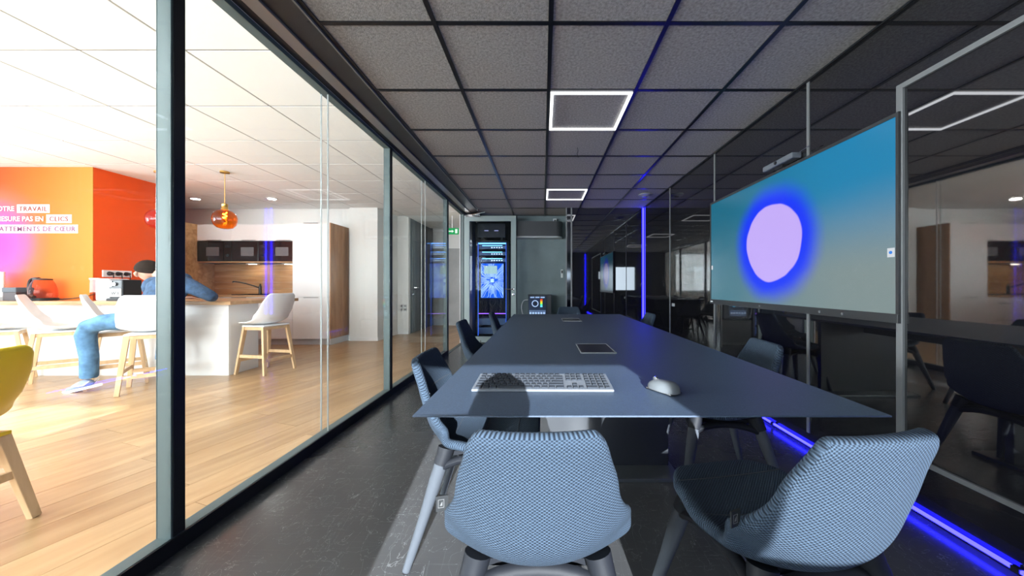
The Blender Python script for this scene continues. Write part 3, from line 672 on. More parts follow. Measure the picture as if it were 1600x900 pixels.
# =================================================================== WALL SCREEN
XV = 1.722
tv = thing('wall_screen', 'large wall mounted display showing a pale violet disc on teal', 'screen', (XV, 2.56, 1.07))
YA, YB, ZB, ZT = -0.922, 0.922, -0.184, 0.841
B(0.006, 0.026, YA, YB, ZB, ZT).build('housing', mat('screen_housing', (0.03, 0.031, 0.034), 0.35, 0.3), tv, bevel=0.006)
BZ = mat('screen_bezel', (0.05, 0.052, 0.055), 0.35, 0.4)
for a in ((YA, YB, ZT-0.018, ZT), (YA, YA+0.014, ZB+0.045, ZT-0.018), (YB-0.014, YB, ZB+0.045, ZT-0.018)): B(-0.004, 0.010, *a).build('bezel', BZ, tv)
B(-0.008, 0.010, YA, YB, ZB, ZB+0.045).build('control_bar', BZ, tv, bevel=0.002)
for y in (0.12, -0.46, -0.62): MB().lathe([(0.008, 0), (0.007, -0.004)], (-0.008, y, ZB+0.022), 10, 'X').build('button', TRIM, tv)
B(-0.0095, -0.007, 0.86, 0.90, ZB+0.018, ZB+0.028).build('maker_mark', PWHITE, tv)
B(0.026, 0.031, -0.35, 0.35, 0.05, 0.55).build('bracket', BLACKM, tv)
sm = bpy.data.materials.new('screen_picture_glare'); sm.use_nodes = True; nt = sm.node_tree; b = nt.nodes['Principled BSDF']
b.inputs['Base Color'].default_value = (0.004, 0.004, 0.005, 1); b.inputs['Roughness'].default_value = 0.22
tc = nt.nodes.new('ShaderNodeTexCoord'); sp = nt.nodes.new('ShaderNodeSeparateXYZ'); lk(nt, tc.outputs['Object'], sp.inputs[0])
def mrange(src, a, bq, smooth=True):
    q = nt.nodes.new('ShaderNodeMapRange'); q.inputs['From Min'].default_value = a; q.inputs['From Max'].default_value = bq
    if smooth: q.interpolation_type = 'SMOOTHSTEP'
    lk(nt, src, q.inputs[0]); return q.outputs[0]
def mixc(fac, a, bq):
    mx = nt.nodes.new('ShaderNodeMix'); mx.data_type = 'RGBA'; lk(nt, fac, mx.inputs[0])
    for i, q in ((6, a), (7, bq)):
        if isinstance(q, tuple): mx.inputs[i].default_value = (*q, 1)
        else: lk(nt, q, mx.inputs[i])
    return mx.outputs[2]
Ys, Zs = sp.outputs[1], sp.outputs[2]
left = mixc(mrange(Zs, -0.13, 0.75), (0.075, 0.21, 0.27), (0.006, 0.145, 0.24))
right = mixc(mrange(Zs, 0.05, 0.62), (0.22, 0.29, 0.29), (0.010, 0.23, 0.46))  # grey lower right paints glare into the emitted picture
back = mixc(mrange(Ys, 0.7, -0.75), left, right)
vd = nt.nodes.new('ShaderNodeVectorMath'); vd.operation = 'DISTANCE'; vd.inputs[1].default_value = (0, 0.0, 0.318)
ms_ = nt.nodes.new('ShaderNodeMapping'); ms_.inputs['Scale'].default_value = (0, 0.95, 1.0); ms_.inputs['Location'].default_value = (0, 0.0, 0)
nz = nt.nodes.new('ShaderNodeTexNoise'); nz.inputs['Scale'].default_value = 3.0; lk(nt, tc.outputs['Object'], nz.inputs['Vector'])
lk(nt, tc.outputs['Object'], ms_.inputs[0]); lk(nt, ms_.outputs[0], vd.inputs[0])
ad = nt.nodes.new('ShaderNodeMath'); ad.operation = 'MULTIPLY_ADD'; ad.inputs[1].default_value = 0.06; lk(nt, nz.outputs['Fac'], ad.inputs[0]); lk(nt, vd.outputs['Value'], ad.inputs[2])
D = ad.outputs[0]
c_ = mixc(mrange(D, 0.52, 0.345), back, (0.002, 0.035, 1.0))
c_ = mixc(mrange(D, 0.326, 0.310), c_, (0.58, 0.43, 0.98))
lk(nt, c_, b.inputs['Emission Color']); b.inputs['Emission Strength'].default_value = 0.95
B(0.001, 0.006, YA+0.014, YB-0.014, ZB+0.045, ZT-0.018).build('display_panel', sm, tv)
ic = emitter('icon_white', (0.75, 0.8, 0.85), 0.9)
wd_ = B(-0.0005, 0.0015, YA+0.022, YA+0.057, 0.14, 0.185).build('side_icon', ic, tv); MB().lathe([(0.008, 0), (0.008, -0.002)], (0, YA+0.04, 0.163), 10, 'X').build('icon_dot', emitter('icon_blue', (0.05, 0.25, 0.8), 1.0), wd_)
wd_ = B(-0.0005, 0.0015, YB-0.045, YB-0.022, 0.16, 0.20).build('side_icon', ic, tv)
# conference camera on top of the screen
wcam = thing('conference_camera', 'small silver bar camera on top of the wall screen', 'camera', (XV+0.0, 2.45, 1.07+ZT))
B(-0.04, 0.03, -0.16, 0.15, 0.022, 0.062).build('body', ALU, wcam, bevel=0.012, seg=3)
B(-0.02, 0.02, -0.04, 0.04, 0.0, 0.024).build('clamp', BLACKP, wcam, bevel=0.003)
MB().lathe([(0.013, -0.039), (0.012, -0.046)], (0, 0, 0.042), 14, 'X').build('lens', BLACKP, wcam, smooth=True)
MB().bar((0, -0.15, 0.05), (-0.01, -0.28, 0.055), 0.006, 0.006).build('cable_arm', CHROME, wcam)
# wall socket plate on the right wall near the corner
t = B(-0.004, 0, -0.045, 0.045, -0.02, 0.02).build('socket_plate', mat('socket_grey', (0.25, 0.26, 0.27), 0.4), None, loc=(1.752, 4.55, 0.81), bevel=0.002); tag(t, 'small grey socket plate on black wall near the corner', 'socket')

# =================================================================== ALCOVE: air conditioner, controller, rack, computer
ac = thing('air_conditioner', 'dark wall unit with rounded end high in the alcove', 'air conditioner', (-0.05, 6.60, 1.97))
pl = [(-0.45, 0), (-0.45, -0.22)]+[(0.30+0.13*math.sin(a*PI/16), -0.09-0.13*math.cos(a*PI/16)) for a in range(0, 9)]+[(0.43, 0)]
MB().prism(pl, 0.03, 0.31).build('casing', mat('ac_casing', (0.035, 0.038, 0.042), 0.45), ac, smooth=30)
MB().prism([(x*0.98, y*0.96) for x, y in pl], 0.0, 0.03).build('lit_rim', mat('ac_lit_rim', (0.32, 0.34, 0.35), 0.4), ac, smooth=30)  # pale colour paints the light on the lower rim
t = thing('air_controller', 'small pale remote holder on alcove wall', 'controller', (0.375, 6.60, 1.22))
B(-0.022, 0.022, -0.02, 0, 0, 0.16).build('body', mat('ctrl_grey', (0.45, 0.48, 0.48), 0.4), t, bevel=0.005); B(-0.014, 0.014, -0.022, -0.019, 0.085, 0.14).build('display', BLACKP, t)
t = thing('sensor_box', 'small pale sensor at top of alcove wall above the dark wall unit', 'sensor', (0.235, 6.595, 2.29))
B(-0.035, 0.035, -0.05, 0.0, 0, 0.07).build('body', mat('ctrl_grey', (0.45, 0.48, 0.48), 0.4), t, bevel=0.01); MB().lathe([(0.016, -0.05), (0.012, -0.06)], (0, 0, 0.035), 12, 'Y').build('eye', BLACKP, t)

rk = thing('server_rack', 'black rack glowing blue with a circuit board picture behind the door', 'rack', (-1.01, 6.75, 0))
RW = 0.335
m_ = MB()
for x in (-RW, RW-0.05):
    for y in (0.0, 0.55): m_.box(x, x+0.05, y, y+0.05, 0, 1.97)
m_.box(-RW, RW, 0, 0.6, 1.93, 1.97).box(-RW, RW, 0, 0.6, 0, 0.06).box(-RW, RW, 0.58, 0.6, 0.06, 1.93)
m_.build('cabinet_frame', mat('rack_black', (0.02, 0.022, 0.028), 0.4, 0.4), rk, bevel=0.004)
for x in (-RW+0.052, RW-0.06): B(x, x+0.008, 0.015, 0.03, 0.07, 1.92).build('edge_light', emitter('rack_edge', (0.04, 0.16, 1.0), 1.6), rk)
SV = mat('server_blue', (0.10, 0.16, 0.30), 0.3, 0.3)
for k, z in enumerate((1.84, 1.71, 1.58)):
    u_ = B(-RW+0.065, RW-0.065, 0.04, 0.5, z-0.04, z+0.035).build('server_unit', SV, rk, bevel=0.004)
    B(-0.2, 0.2, 0.036, 0.041, z+0.02, z+0.034).build('light_bar', emitter('rack_light', (0.12, 0.38, 1.0), 5.0), u_)
    for q in range(5): B(-0.02+q*0.05, 0.005+q*0.05, 0.034, 0.041, z-0.018, z-0.004).build('indicator', emitter('rack_dot', (0.6, 0.8, 1.0), 3.0), u_)
B(-RW+0.06, RW-0.06, 0.03, 0.05, 1.90, 1.92).build('top_light', emitter('rack_light', (0.12, 0.38, 1.0), 5.0), rk)
cp = B(-0.225, 0.225, 0.030, 0.045, 0.82, 1.51).build('circuit_picture', emitter('circuit_blue', (0.010, 0.085, 0.60), 1.9), rk)
tr = MB(); rnd = random.Random(3); cc = (0.0, 1.165)
for k in range(72):
    a = 2*PI*k/72+rnd.uniform(-0.03, 0.03); r0 = rnd.uniform(0.05, 0.13); p = [cc[0]+math.cos(a)*r0, cc[1]+math.sin(a)*r0]
    q = round(a/(PI/4))*PI/4
    for sgm in range(rnd.randint(2, 4)):
        dirn = a if sgm % 2 == 0 else q
        L = rnd.uniform(0.05, 0.13); n_ = [p[0]+math.cos(dirn)*L, p[1]+math.sin(dirn)*L]
        n_ = [max(-0.22, min(0.22, n_[0])), max(0.83, min(1.50, n_[1]))]
        tr.bar((p[0], 0.028, p[1]), (n_[0], 0.028, n_[1]), 0.006, 0.004); p = n_
tr.box(-0.035, 0.035, 0.025, 0.03, cc[1]-0.035, cc[1]+0.035)
o = tr.build('circuit_traces', emitter('circuit_white', (0.45, 0.68, 1.0), 1.6), rk); o['kind'] = 'stuff'
B(-0.16, 0.10, 0.018, 0.024, 1.30, 1.46).build('notice', emitter('notice_white', (0.55, 0.85, 0.9), 0.9), rk)
m_ = MB(); rnd = random.Random(5)
for k in range(16):
    x0 = -0.22+k*0.028; m_.tube(crom([(x0, 0.08, 0.80), (x0+rnd.uniform(-.04, .04), 0.05, 0.72), (x0+rnd.uniform(-.06, .06), 0.06, 0.62), (x0+rnd.uniform(-.03, .03), 0.09, 0.52)], 8), 0.005, 5)
o = m_.build('cable_bundle', mat('cable_dark', (0.03, 0.03, 0.04), 0.4), rk, smooth=True); o['kind'] = 'stuff'
B(-0.27, 0.27, 0.03, 0.05, 0.50, 0.515).build('violet_light', emitter('rack_violet', (0.35, 0.12, 1.0), 2.0), rk)
for z in (0.1, 0.28): B(-RW+0.065, RW-0.065, 0.04, 0.5, z, z+0.13).build('server_unit', SV, rk, bevel=0.004)
t = thing('rack_cooling_unit', 'dark box standing on top of the glowing rack', 'cooling unit', (-1.01, 6.80, 1.97))
B(-0.30, 0.26, 0.0, 0.45, 0.06, 0.35).build('body', mat('cool_dark', (0.045, 0.045, 0.06), 0.25), t, bevel=0.01)
for x in (-0.24, 0.16): B(x, x+0.05, 0.02, 0.4, 0, 0.06).build('foot', BLACKP, t)
for x in (-0.12, 0.08): B(x-0.04, x+0.04, -0.004, 0.002, 0.19, 0.205).build('vent_light', emitter('vent_light', (0.5, 0.5, 0.9), 1.0), t)

cb = thing('low_cabinet', 'low black cabinet under the glowing computer', 'cabinet', (0.02, 6.32, 0))
B(-0.28, 0.30, -0.20, 0.24, 0.04, 0.445).build('body', BLACKM, cb, bevel=0.004); B(-0.27, 0.29, -0.215, -0.202, 0.06, 0.43).build('door', BLACKM, cb); B(-0.26, 0.28, -0.18, 0.22, 0, 0.04).build('plinth', BLACKP, cb)
pc = thing('gaming_computer', 'black computer tower with glass side and rainbow lights in the alcove', 'computer', (-0.06, 6.27, 0.445))
B(-0.21, 0.22, 0.0, 0.22, 0.0, 0.455).build('case', mat('pc_black', (0.02, 0.02, 0.024), 0.35), pc, bevel=0.006)
B(-0.195, 0.12, -0.004, 0.002, 0.03, 0.42).build('inside', mat('pc_inside', (0.03, 0.04, 0.08), 0.4), pc)
B(-0.21, 0.14, -0.024, -0.018, 0.015, 0.445).build('glass_side', glass('pc_glass', (0.85, 0.9, 0.95)), pc)
for k in range(3): B(-0.17+k*0.095, -0.095+k*0.095, -0.016, -0.005, 0.395, 0.415).build('top_fan_light', emitter('pc_white', (0.5, 0.65, 0.9), 1.2), pc)
MB().tube([(-0.08+0.055*math.cos(a*PI/10), -0.012, 0.29+0.055*math.sin(a*PI/10)) for a in range(20)], 0.008, 6, closed=True).build('fan_ring', emitter('pc_white', (0.5, 0.65, 0.9), 1.2), pc, smooth=True)
MB().lathe([(0.02, -0.005), (0.018, -0.014)], (-0.08, 0, 0.29), 12, 'Y').build('fan_hub', BLACKP, pc)
for k, cq in enumerate(((1, 0.08, 0.02), (1, 0.45, 0.02), (0.7, 0.9, 0.05), (0.1, 0.9, 0.4), (0.2, 0.7, 1.0))):
    B(0.015, 0.055, -0.014, -0.006, 0.345-k*0.03, 0.372-k*0.03).build('memory_light', emitter('rgb_%d' % k, cq, 1.6), pc)
B(-0.19, 0.115, -0.015, -0.006, 0.06, 0.17).build('graphics_card', mat('gpu_pale', (0.35, 0.42, 0.6), 0.35), pc, bevel=0.004)
for k in range(6): MB().lathe([(0.018, -0.015), (0.016, -0.019)], (-0.165+k*0.05, 0, 0.115), 12, 'Y').build('card_light', emitter('pc_white', (0.5, 0.65, 0.9), 1.2), pc)
t = MB().tube(crom([(-0.27, 6.38, 0.80), (-0.36, 6.36, 0.78), (-0.40, 6.34, 0.66), (-0.36, 6.32, 0.5), (-0.33, 6.32, 0.45)], 14), 0.008, 8).build('pc_cable', mat('cable_grey', (0.4, 0.42, 0.45), 0.4), None, smooth=True); tag(t, 'pale cable looping beside the computer tower', 'cable')

# =================================================================== PHOTO CAMERA ON ITS TRIPOD (its shadow falls on the keyboard)
tp = thing('tripod_camera', 'photo camera on a black tripod at the near end', 'camera', (0, -0.12, 0))
MB().prism([(-0.075, 1.042), (0.075, 1.042), (0.078, 1.065), (0.068, 1.11), (0.035, 1.135), (0.02, 1.148), (-0.02, 1.148), (-0.035, 1.135), (-0.068, 1.11), (-0.078, 1.06)], -0.04, 0.045, 'XZ').build('camera_body', BLACKP, tp, bevel=0.004)
MB().lathe([(0.036, 0.04), (0.036, 0.085), (0.033, 0.10)], (0, 0, 1.06), 20, 'Y').build('lens', BLACKP, tp, smooth=True)
MB().tube([(-0.07, -0.03, 1.046), (-0.82, -0.10, 1.046)], 0.004, 8).build('side_arm', BLACKM, tp)
B(-0.86, -0.78, -0.14, -0.06, 1.02, 1.10).build('head', BLACKM, tp, bevel=0.008)
MB().tube([(-0.82, -0.10, 0.55), (-0.82, -0.10, 1.03)], 0.016, 10).build('column', BLACKM, tp)
for a in (R(90), R(210), R(330)):
    MB().tube([(-0.82+0.02*math.cos(a), -0.10+0.02*math.sin(a), 0.90), (-0.82+0.36*math.cos(a), -0.10+0.36*math.sin(a), 0.004)], [0.016, 0.010], 8).build('leg', BLACKM, tp, smooth=True)

# =================================================================== KITCHEN FURNITURE
CT = 0.885                       # counter height
co = thing('bar_counter', 'white fronted breakfast bar with an oak top', 'counter', (-3.73, 4.03, 0))
def rel(x, y): return (x+3.73, y-4.03)
MB().prism([rel(-8.55, 3.95), rel(-3.64, 3.95), rel(-3.60, 5.0), rel(-5.68, 5.0), rel(-5.68, 4.29), rel(-8.55, 4.29)], CT-0.042, CT).build('worktop', OAK, co, bevel=0.003)
xs = [-8.5, -7.2, -6.0, -4.85, -3.73]
for a, b in zip(xs, xs[1:]): B(a+3.73+0.001, b+3.73-0.001, 0, 0.02, 0.0, CT-0.042).build('front_panel', WHITE, co, bevel=0.002)
B(-0.02, 0, 0.02, 0.42, 0, CT-0.042).build('end_panel', WHITE, co, bevel=0.002)
B(-1.95, -0.02, 0.40, 0.42, 0, CT-0.042).build('rear_panel', WHITE, co)

def unit(name, label, x0, x1, y0, y1, z0, z1, doors, handle='low', group='kitchen units', fm=None, plinth=0.0):
    """cabinet: body and its fronts [(x0,x1,z0,z1)] in fractions"""
    t = thing(name, label, 'cabinet', ((x0+x1)/2, y1, z0), 0, group)
    wx = (x1-x0)/2; d = y0-y1
    B(-wx, wx, d+0.02, 0, plinth, z1-z0).build('body', WHITE, t)
    if plinth: B(-wx, wx, d+0.05, 0, 0, plinth).build('plinth', mat('plinth_grey', (0.55, 0.55, 0.56), 0.35), t)
    H = z1-z0-plinth
    for a, b, c, e in doors:
        dd = B(-wx+2*wx*a+0.002, -wx+2*wx*b-0.002, d, d+0.02, plinth+H*c+0.002, plinth+H*e-0.002).build('door', fm or WHITE, t, bevel=0.0015)
        if handle == 'low': zz = plinth+H*c+0.006
        else: zz = plinth+H*e-0.012
        xm = -wx+2*wx*(a+b)/2
        B(xm-0.13, xm+0.13, d-0.012, d+0.001, zz, zz+0.008).build('handle', mat('handle_dark', (0.12, 0.10, 0.09), 0.4), dd)
    return t
ux_ = [-6.42, -5.777, -5.134, -4.491]
pos_ = ['left', 'middle', 'right']
for k in range(3):
    unit('wall_cabinet', 'white wall cabinet above the %s black oven' % pos_[k], ux_[k], ux_[k+1], 6.30, 6.65, 1.90, 2.205, [(0, 1, 0, 1)], group='white wall cabinets')
    t = thing('built_in_microwave', 'black built in microwave oven, %s one of three in the row' % pos_[k], 'microwave', ((ux_[k]+ux_[k+1])/2, 6.65, 1.49), 0, 'black microwave ovens')
    BG = mat('oven_glass', (0.008, 0.008, 0.009), 0.06, spec=0.6)
    B(-0.322, 0.322, -0.33, 0, 0, 0.405).build('housing', BLACKM, t)
    B(-0.318, 0.17, -0.352, -0.33, 0.03, 0.395).build('door', BG, t, bevel=0.002); B(0.176, 0.318, -0.352, -0.33, 0.03, 0.395).build('control_panel', BG, t, bevel=0.002)
    B(-0.15, 0.09, -0.3535, -0.351, 0.13, 0.29).build('window', mat('oven_window', (0.16, 0.16, 0.17), 0.15), t)
    MB().lathe([(0.022, -0.352), (0.02, -0.368)], (0.247, 0, 0.14), 14, 'Y').build('knob', BLACKP, t, smooth=True); B(0.20, 0.295, -0.3535, -0.351, 0.28, 0.33).build('display', BLACKP, t)
    B(-0.318, 0.318, -0.35, -0.33, 0.003, 0.026).build('trim_strip', OAKH, t)
bx_ = [-6.42, -5.775, -5.115, -4.487]
for k in range(3):
    unit('base_cabinet', 'white drawer base cabinet under the sink worktop, %s' % ('far left', 'middle', 'next to tall cabinet')[k], bx_[k], bx_[k+1], 6.08, 6.65, 0, 0.86, [(0, 1, 0, 0.46), (0, 1, 0.46, 0.86), (0, 1, 0.86, 1)], 'high', 'white base cabinets', plinth=0.11)
tc_ = unit('tall_cabinet', 'tall white two door cabinet with brown wooden side', -4.485, -3.822, 6.08, 6.65, 0, 2.195, [(0, 1, 0, 0.36), (0, 1, 0.362, 1)], 'high', None, plinth=0.11)
B(0.332, 0.352, -0.57, 0.0, 0.11, 2.195).build('side_panel', OAKV, tc_)
B(0.332, 0.352, -0.57, 0.0, 0.0, 0.11).build('side_plinth', mat('plinth_grey', (0.55, 0.55, 0.56), 0.35), tc_)
t = B(-6.60, -6.42, 6.08, 6.65, 0, 2.205).build('end_panel_board', OAKH, None, bevel=0.002); tag(t, 'tall oak panel closing the kitchen row on the left', 'panel')
bw = thing('kitchen_worktop', 'thin oak worktop with black sink under the ovens', 'worktop', (-5.45, 6.36, 0.86))
B(-0.967, 0.962, -0.30, 0.285, 0.001, 0.035).build('slab', OAK, bw, bevel=0.002)
for k in range(5): B(-0.967, 0.962, 0.272, 0.285, 0.037+k*0.118, 0.153+k*0.118).build('splash_board', OAKH, bw)
sk = thing('sink', 'black inset sink in the oak worktop', 'sink', (-5.2, 6.36, 0.896))
m_ = MB(); m_.box(-0.42, 0.42, -0.24, -0.21, 0, 0.012).box(-0.42, 0.42, 0.18, 0.22, 0, 0.012).box(-0.42, -0.38, -0.21, 0.18, 0, 0.012).box(0.02, 0.42, -0.21, 0.18, 0, 0.008)
m_.build('rim', BLACKM, sk); B(-0.38, 0.02, -0.21, 0.18, -0.0005, 0.002).build('basin', BLACKP, sk)
ft = thing('kitchen_tap', 'black single lever tap at the sink', 'tap', (-5.38, 6.46, 0.908))
MB().lathe([(0.028, 0), (0.028, 0.02), (0.024, 0.03), (0.024, 0.15)], n=16).build('body', BLACKP, ft, smooth=True)
MB().tube(crom([(0, 0, 0.11), (-0.10, -0.05, 0.16), (-0.22, -0.1, 0.205), (-0.36, -0.16, 0.235), (-0.365, -0.165, 0.215)], 14), 0.012, 8).build('spout', BLACKP, ft, smooth=True)
MB().bar((0, 0, 0.15), (0.02, -0.02, 0.19), 0.02, 0.02).build('lever', BLACKP, ft)
for k, x in enumerate((-5.53, -4.85)):
    t = thing('under_cabinet_light', 'small lit spot under the ovens, %s of the tap' % ('left', 'right')[k], 'spotlight', (x, 6.47, 1.488), 0, 'under cabinet spots')
    B(-0.10, 0.10, -0.04, 0.04, -0.014, 0).build('housing', WHITE, t, bevel=0.003); B(-0.05, 0.05, -0.03, 0.03, -0.018, -0.0145).build('lens', emitter('spot_warm', (1, 0.82, 0.6), 45.0), t)
# pendants
AMB = glass('amber_glass', (1.0, 0.42, 0.06), 1.5)
def pendant(x, label):
    t = thing('pendant_lamp', label, 'pendant lamp', (x, 4.47, KZ), 0, 'amber globe pendants')
    BR = mat('brass', (0.65, 0.42, 0.12), 0.3, 1.0)
    MB().lathe([(0.05, 0), (0.05, -0.02), (0.01, -0.03)], n=16).build('ceiling_cup', BR, t, smooth=True)
    MB().tube([(0, 0, -0.02), (0, 0, -0.44)], 0.0045, 8).build('cord', mat('cord_gold', (0.75, 0.45, 0.12), 0.5), t)
    MB().lathe([(0.018, -0.42), (0.034, -0.43), (0.034, -0.46), (0.030, -0.465), (0.036, -0.49), (0.045, -0.51)], n=18).build('cap', BR, t, smooth=True)
    pr = [(0.04, -0.505), (0.085, -0.525), (0.118, -0.565), (0.130, -0.61), (0.128, -0.66), (0.112, -0.705), (0.08, -0.74), (0.04, -0.752), (0.004, -0.753)]
    MB().lathe(pr, n=28).build('globe', AMB, t, smooth=True)
    bl = MB().lathe([(0.012, -0.50), (0.03, -0.54), (0.038, -0.59), (0.028, -0.64), (0.004, -0.655)], n=16).build('bulb', glass('bulb_glass', (1, 0.8, 0.5), 1.4), t, smooth=True)
    MB().tube([(0.02*math.cos(k*0.7), 0.02*math.sin(k*0.7), -0.535-k*0.005) for k in range(18)], 0.003, 6).build('filament', emitter('filament', (1.0, 0.5, 0.1), 260.0), bl)
pendant(-4.19, 'amber glass globe pendant hanging over the bar counter')
pendant(-5.055, 'amber globe pendant mostly hidden behind the dark frame post')
# sockets beyond
for k, (x, z) in enumerate(((-3.10, 0.62), (-3.02, 0.62), (-3.10, 0.54), (-3.02, 0.54))):
    t = thing('wall_socket', 'white double socket on narrow white wall, %s %s' % (('upper', 'lower')[k//2], ('left', 'right')[k % 2]), 'socket', (x, 7.46, z), 0, 'sockets on narrow wall')
    B(-0.033, 0.033, -0.012, 0, -0.033, 0.033).build('plate', mat('socket_white', (0.7, 0.71, 0.72), 0.4), t, bevel=0.003); MB().lathe([(0.02, -0.012), (0.018, -0.006)], n=12, axis='Y').build('insert', mat('socket_inner', (0.4, 0.4, 0.42), 0.4), t)
# exit sign
t = thing('exit_sign', 'small green emergency exit sign beyond the open door', 'sign', (-1.95, 7.3, 2.17))
B(-0.14, 0.14, -0.02, 0.02, 0, 0.13).build('plate', emitter('exit_green', (0.02, 0.42, 0.12), 0.9), t); MB().bar((0, 0, 0.13), (0, 0, KZ-2.17), 0.01, 0.01).build('rod', WHITE, t)
m_ = MB().box(-0.11, 0.0, -0.023, -0.019, 0.05, 0.075).prism([(0.0, 0.03), (0.045, 0.0625), (0.0, 0.095)], -0.023, -0.019, 'XZ').box(0.07, 0.12, -0.023, -0.019, 0.02, 0.11); m_.build('symbol', emitter('exit_white', (0.85, 1, 0.9), 1.0), t)

# ------------------------------------------------------------------ bar stools
def make_stool(label, loc, rz, sh=0.60, m=WHITEP, name='bar_stool', group='white bar stools', cat='stool'):
    t = thing(name, label, cat, loc, rz, group)
    prof = [(-0.245, sh+0.375), (-0.23, sh+0.29), (-0.20, sh+0.19), (-0.165, sh+0.09), (-0.10, sh+0.018), (0.0, sh), (0.10, sh+0.008), (0.19, sh+0.016), (0.235, sh-0.002)]
    o, pos, nv = shell('shell', prof, [(0, 0.15), (0.05, 0.19), (0.2, 0.218), (0.42, 0.235), (0.6, 0.236), (0.8, 0.225), (0.93, 0.19), (1, 0.14)],
                       [(0, 0.02), (0.2, 0.05), (0.45, 0.085), (0.62, 0.05), (0.8, 0.02), (1, 0.0)], 0.014, sub=0)
    o.parent = t; o.data.materials.append(m)
    B(-0.17, 0.17, -0.15, 0.16, sh-0.03, sh-0.012).build('seat_pad', m, t, bevel=0.006)
    tops = [(-0.15, -0.13), (0.15, -0.13), (0.15, 0.14), (-0.15, 0.14)]; feet = [(-0.20, -0.20), (0.20, -0.20), (0.20, 0.21), (-0.20, 0.21)]
    zt = sh-0.03
    for a, b in zip(tops, feet): MB().bar((a[0], a[1], zt), (b[0], b[1], 0.0), 0.045, 0.030, 0.034, 0.026).build('leg', BEECH, t, bevel=0.003)
    def at(k, z): q = 1-z/zt; return (tops[k][0]+(feet[k][0]-tops[k][0])*q, tops[k][1]+(feet[k][1]-tops[k][1])*q, z)
    for k in range(4): MB().bar(at(k, zt-0.02), at((k+1) % 4, zt-0.02), 0.026, 0.034).build('seat_rail', BEECH, t)
    hs = 0.17 if sh > 0.5 else 0.22
    for k in range(4):
        z = hs + (0.05 if k % 2 else 0)
        MB().bar(at(k, z), at((k+1) % 4, z), 0.022, 0.036).build('footrest', BEECH, t)
    return t
st = make_stool('white bar stool with wooden legs at right end of the counter', (-3.44, 4.23, 0), R(80))
for lb, loc, rz in (('white bar stool the person in navy sits on', (-4.07, 3.54, 0), R(40)),
                    ('empty white bar stool beside the seated person', (-4.64, 3.71, 0), R(-42)),
                    ('empty white bar stool behind the yellow chair, second from person', (-5.26, 3.685, 0), R(-42)),
                    ('white bar stool cut by the left edge of the picture', (-5.93, 3.685, 0), R(-42))):
    dup(st, lb, loc, rz)
YEL = mat('yellow_plastic', (0.75, 0.52, 0.01), 0.35)
make_stool('yellow shell chair with wooden legs at the left edge', (-2.53, 1.35, 0), R(96), 0.43, YEL, 'yellow_chair', None, 'chair')

# ------------------------------------------------------------------ things on the counter
Z = CT+0.001
cm = thing('coffee_machine', 'white and black capsule coffee machine on the counter', 'coffee machine', (-5.26, 4.16, Z))
B(-0.10, 0.06, -0.10, 0.12, 0, 0.265).build('white_body', WHITEP, cm, bevel=0.02, seg=3)
B(0.06, 0.22, -0.09, 0.11, 0.02, 0.255).build('black_front', BLACKP, cm, bevel=0.015, seg=3)
B(-0.19, -0.10, -0.08, 0.10, 0.0, 0.25).build('water_tank', glass('tank_glass', (0.85, 0.6, 0.55)), cm); B(-0.195, -0.06, -0.085, 0.105, 0.25, 0.275).build('tank_lid', mat('tank_lid', (0.8, 0.3, 0.25), 0.3), cm, bevel=0.004)
B(0.07, 0.215, -0.13, -0.05, 0.0, 0.03).build('drip_tray', BLACKP, cm, bevel=0.004)
MB().lathe([(0.022, -0.092), (0.02, -0.105)], (0.13, 0, 0.2), 14, 'Y').build('button', CHROME, cm, smooth=True); B(0.075, 0.10, -0.10, -0.088, 0.17, 0.235).build('lever', CHROME, cm)
B(0.065, 0.205, -0.096, -0.088, 0.05, 0.145).build('logo_panel', WHITEP, cm)
text_mesh('wa', 0.085, BLACKP, 'logo_letters', cm, (0.135, -0.0965, 0.072), RX, 0.001, 'CENTER')
kt_ = thing('kettle', 'glass kettle with black band and handle on the counter', 'kettle', (-6.10, 4.14, Z))
MB().lathe([(0.115, 0.0), (0.118, 0.03)], n=20).build('base', BLACKP, kt_, smooth=True)
MB().lathe([(0.105, 0.03), (0.112, 0.07), (0.108, 0.14), (0.09, 0.21), (0.07, 0.25)], n=22).build('jug', glass('kettle_glass', (0.95, 0.62, 0.5)), kt_, smooth=True)
MB().lathe([(0.075, 0.25), (0.07, 0.265), (0.02, 0.272)], n=20).build('lid', BLACKP, kt_, smooth=True)
MB().tube(crom([(-0.05, 0, 0.268), (-0.13, 0, 0.262), (-0.165, 0, 0.19), (-0.16, 0, 0.09), (-0.11, 0, 0.04)], 14), 0.016, 8, 1.3).build('handle', BLACKP, kt_, smooth=True)
bxm = thing('capsule_box', 'small dark box with silver lid beside the kettle', 'box', (-6.37, 4.12, Z))
B(-0.08, 0.08, -0.07, 0.07, 0, 0.10).build('body', mat('box_dark', (0.06, 0.04, 0.04), 0.4), bxm, bevel=0.004); B(-0.085, 0.085, -0.075, 0.075, 0.10, 0.16).build('lid', ALU, bxm, bevel=0.01)
tray = B(-0.16, 0.16, -0.09, 0.09, 0, 0.05).build('white_tray', WHITEP, None, loc=(-6.63, 4.12, Z), bevel=0.008); tag(tray, 'low white tray holding the cup stacks on the counter', 'tray')
for k in range(3):
    x = -6.70+k*0.062
    t = thing('cup_stack', 'tall stack of white paper cups, %s of three on the counter' % ('leftmost', 'middle', 'rightmost')[k], 'cups', (x, 4.12, Z+0.051), 0, 'paper cup stacks')
    for q in range(9): MB().lathe([(0.022, 0), (0.026, 0.036), (0.029, 0.038), (0.029, 0.042)], (0, 0, q*0.032), 12).build('cup', WHITEP, t, smooth=True)
ps = thing('power_strip', 'white triple socket with black plugs on orange wall', 'socket', (-5.70, 4.54, 1.225))
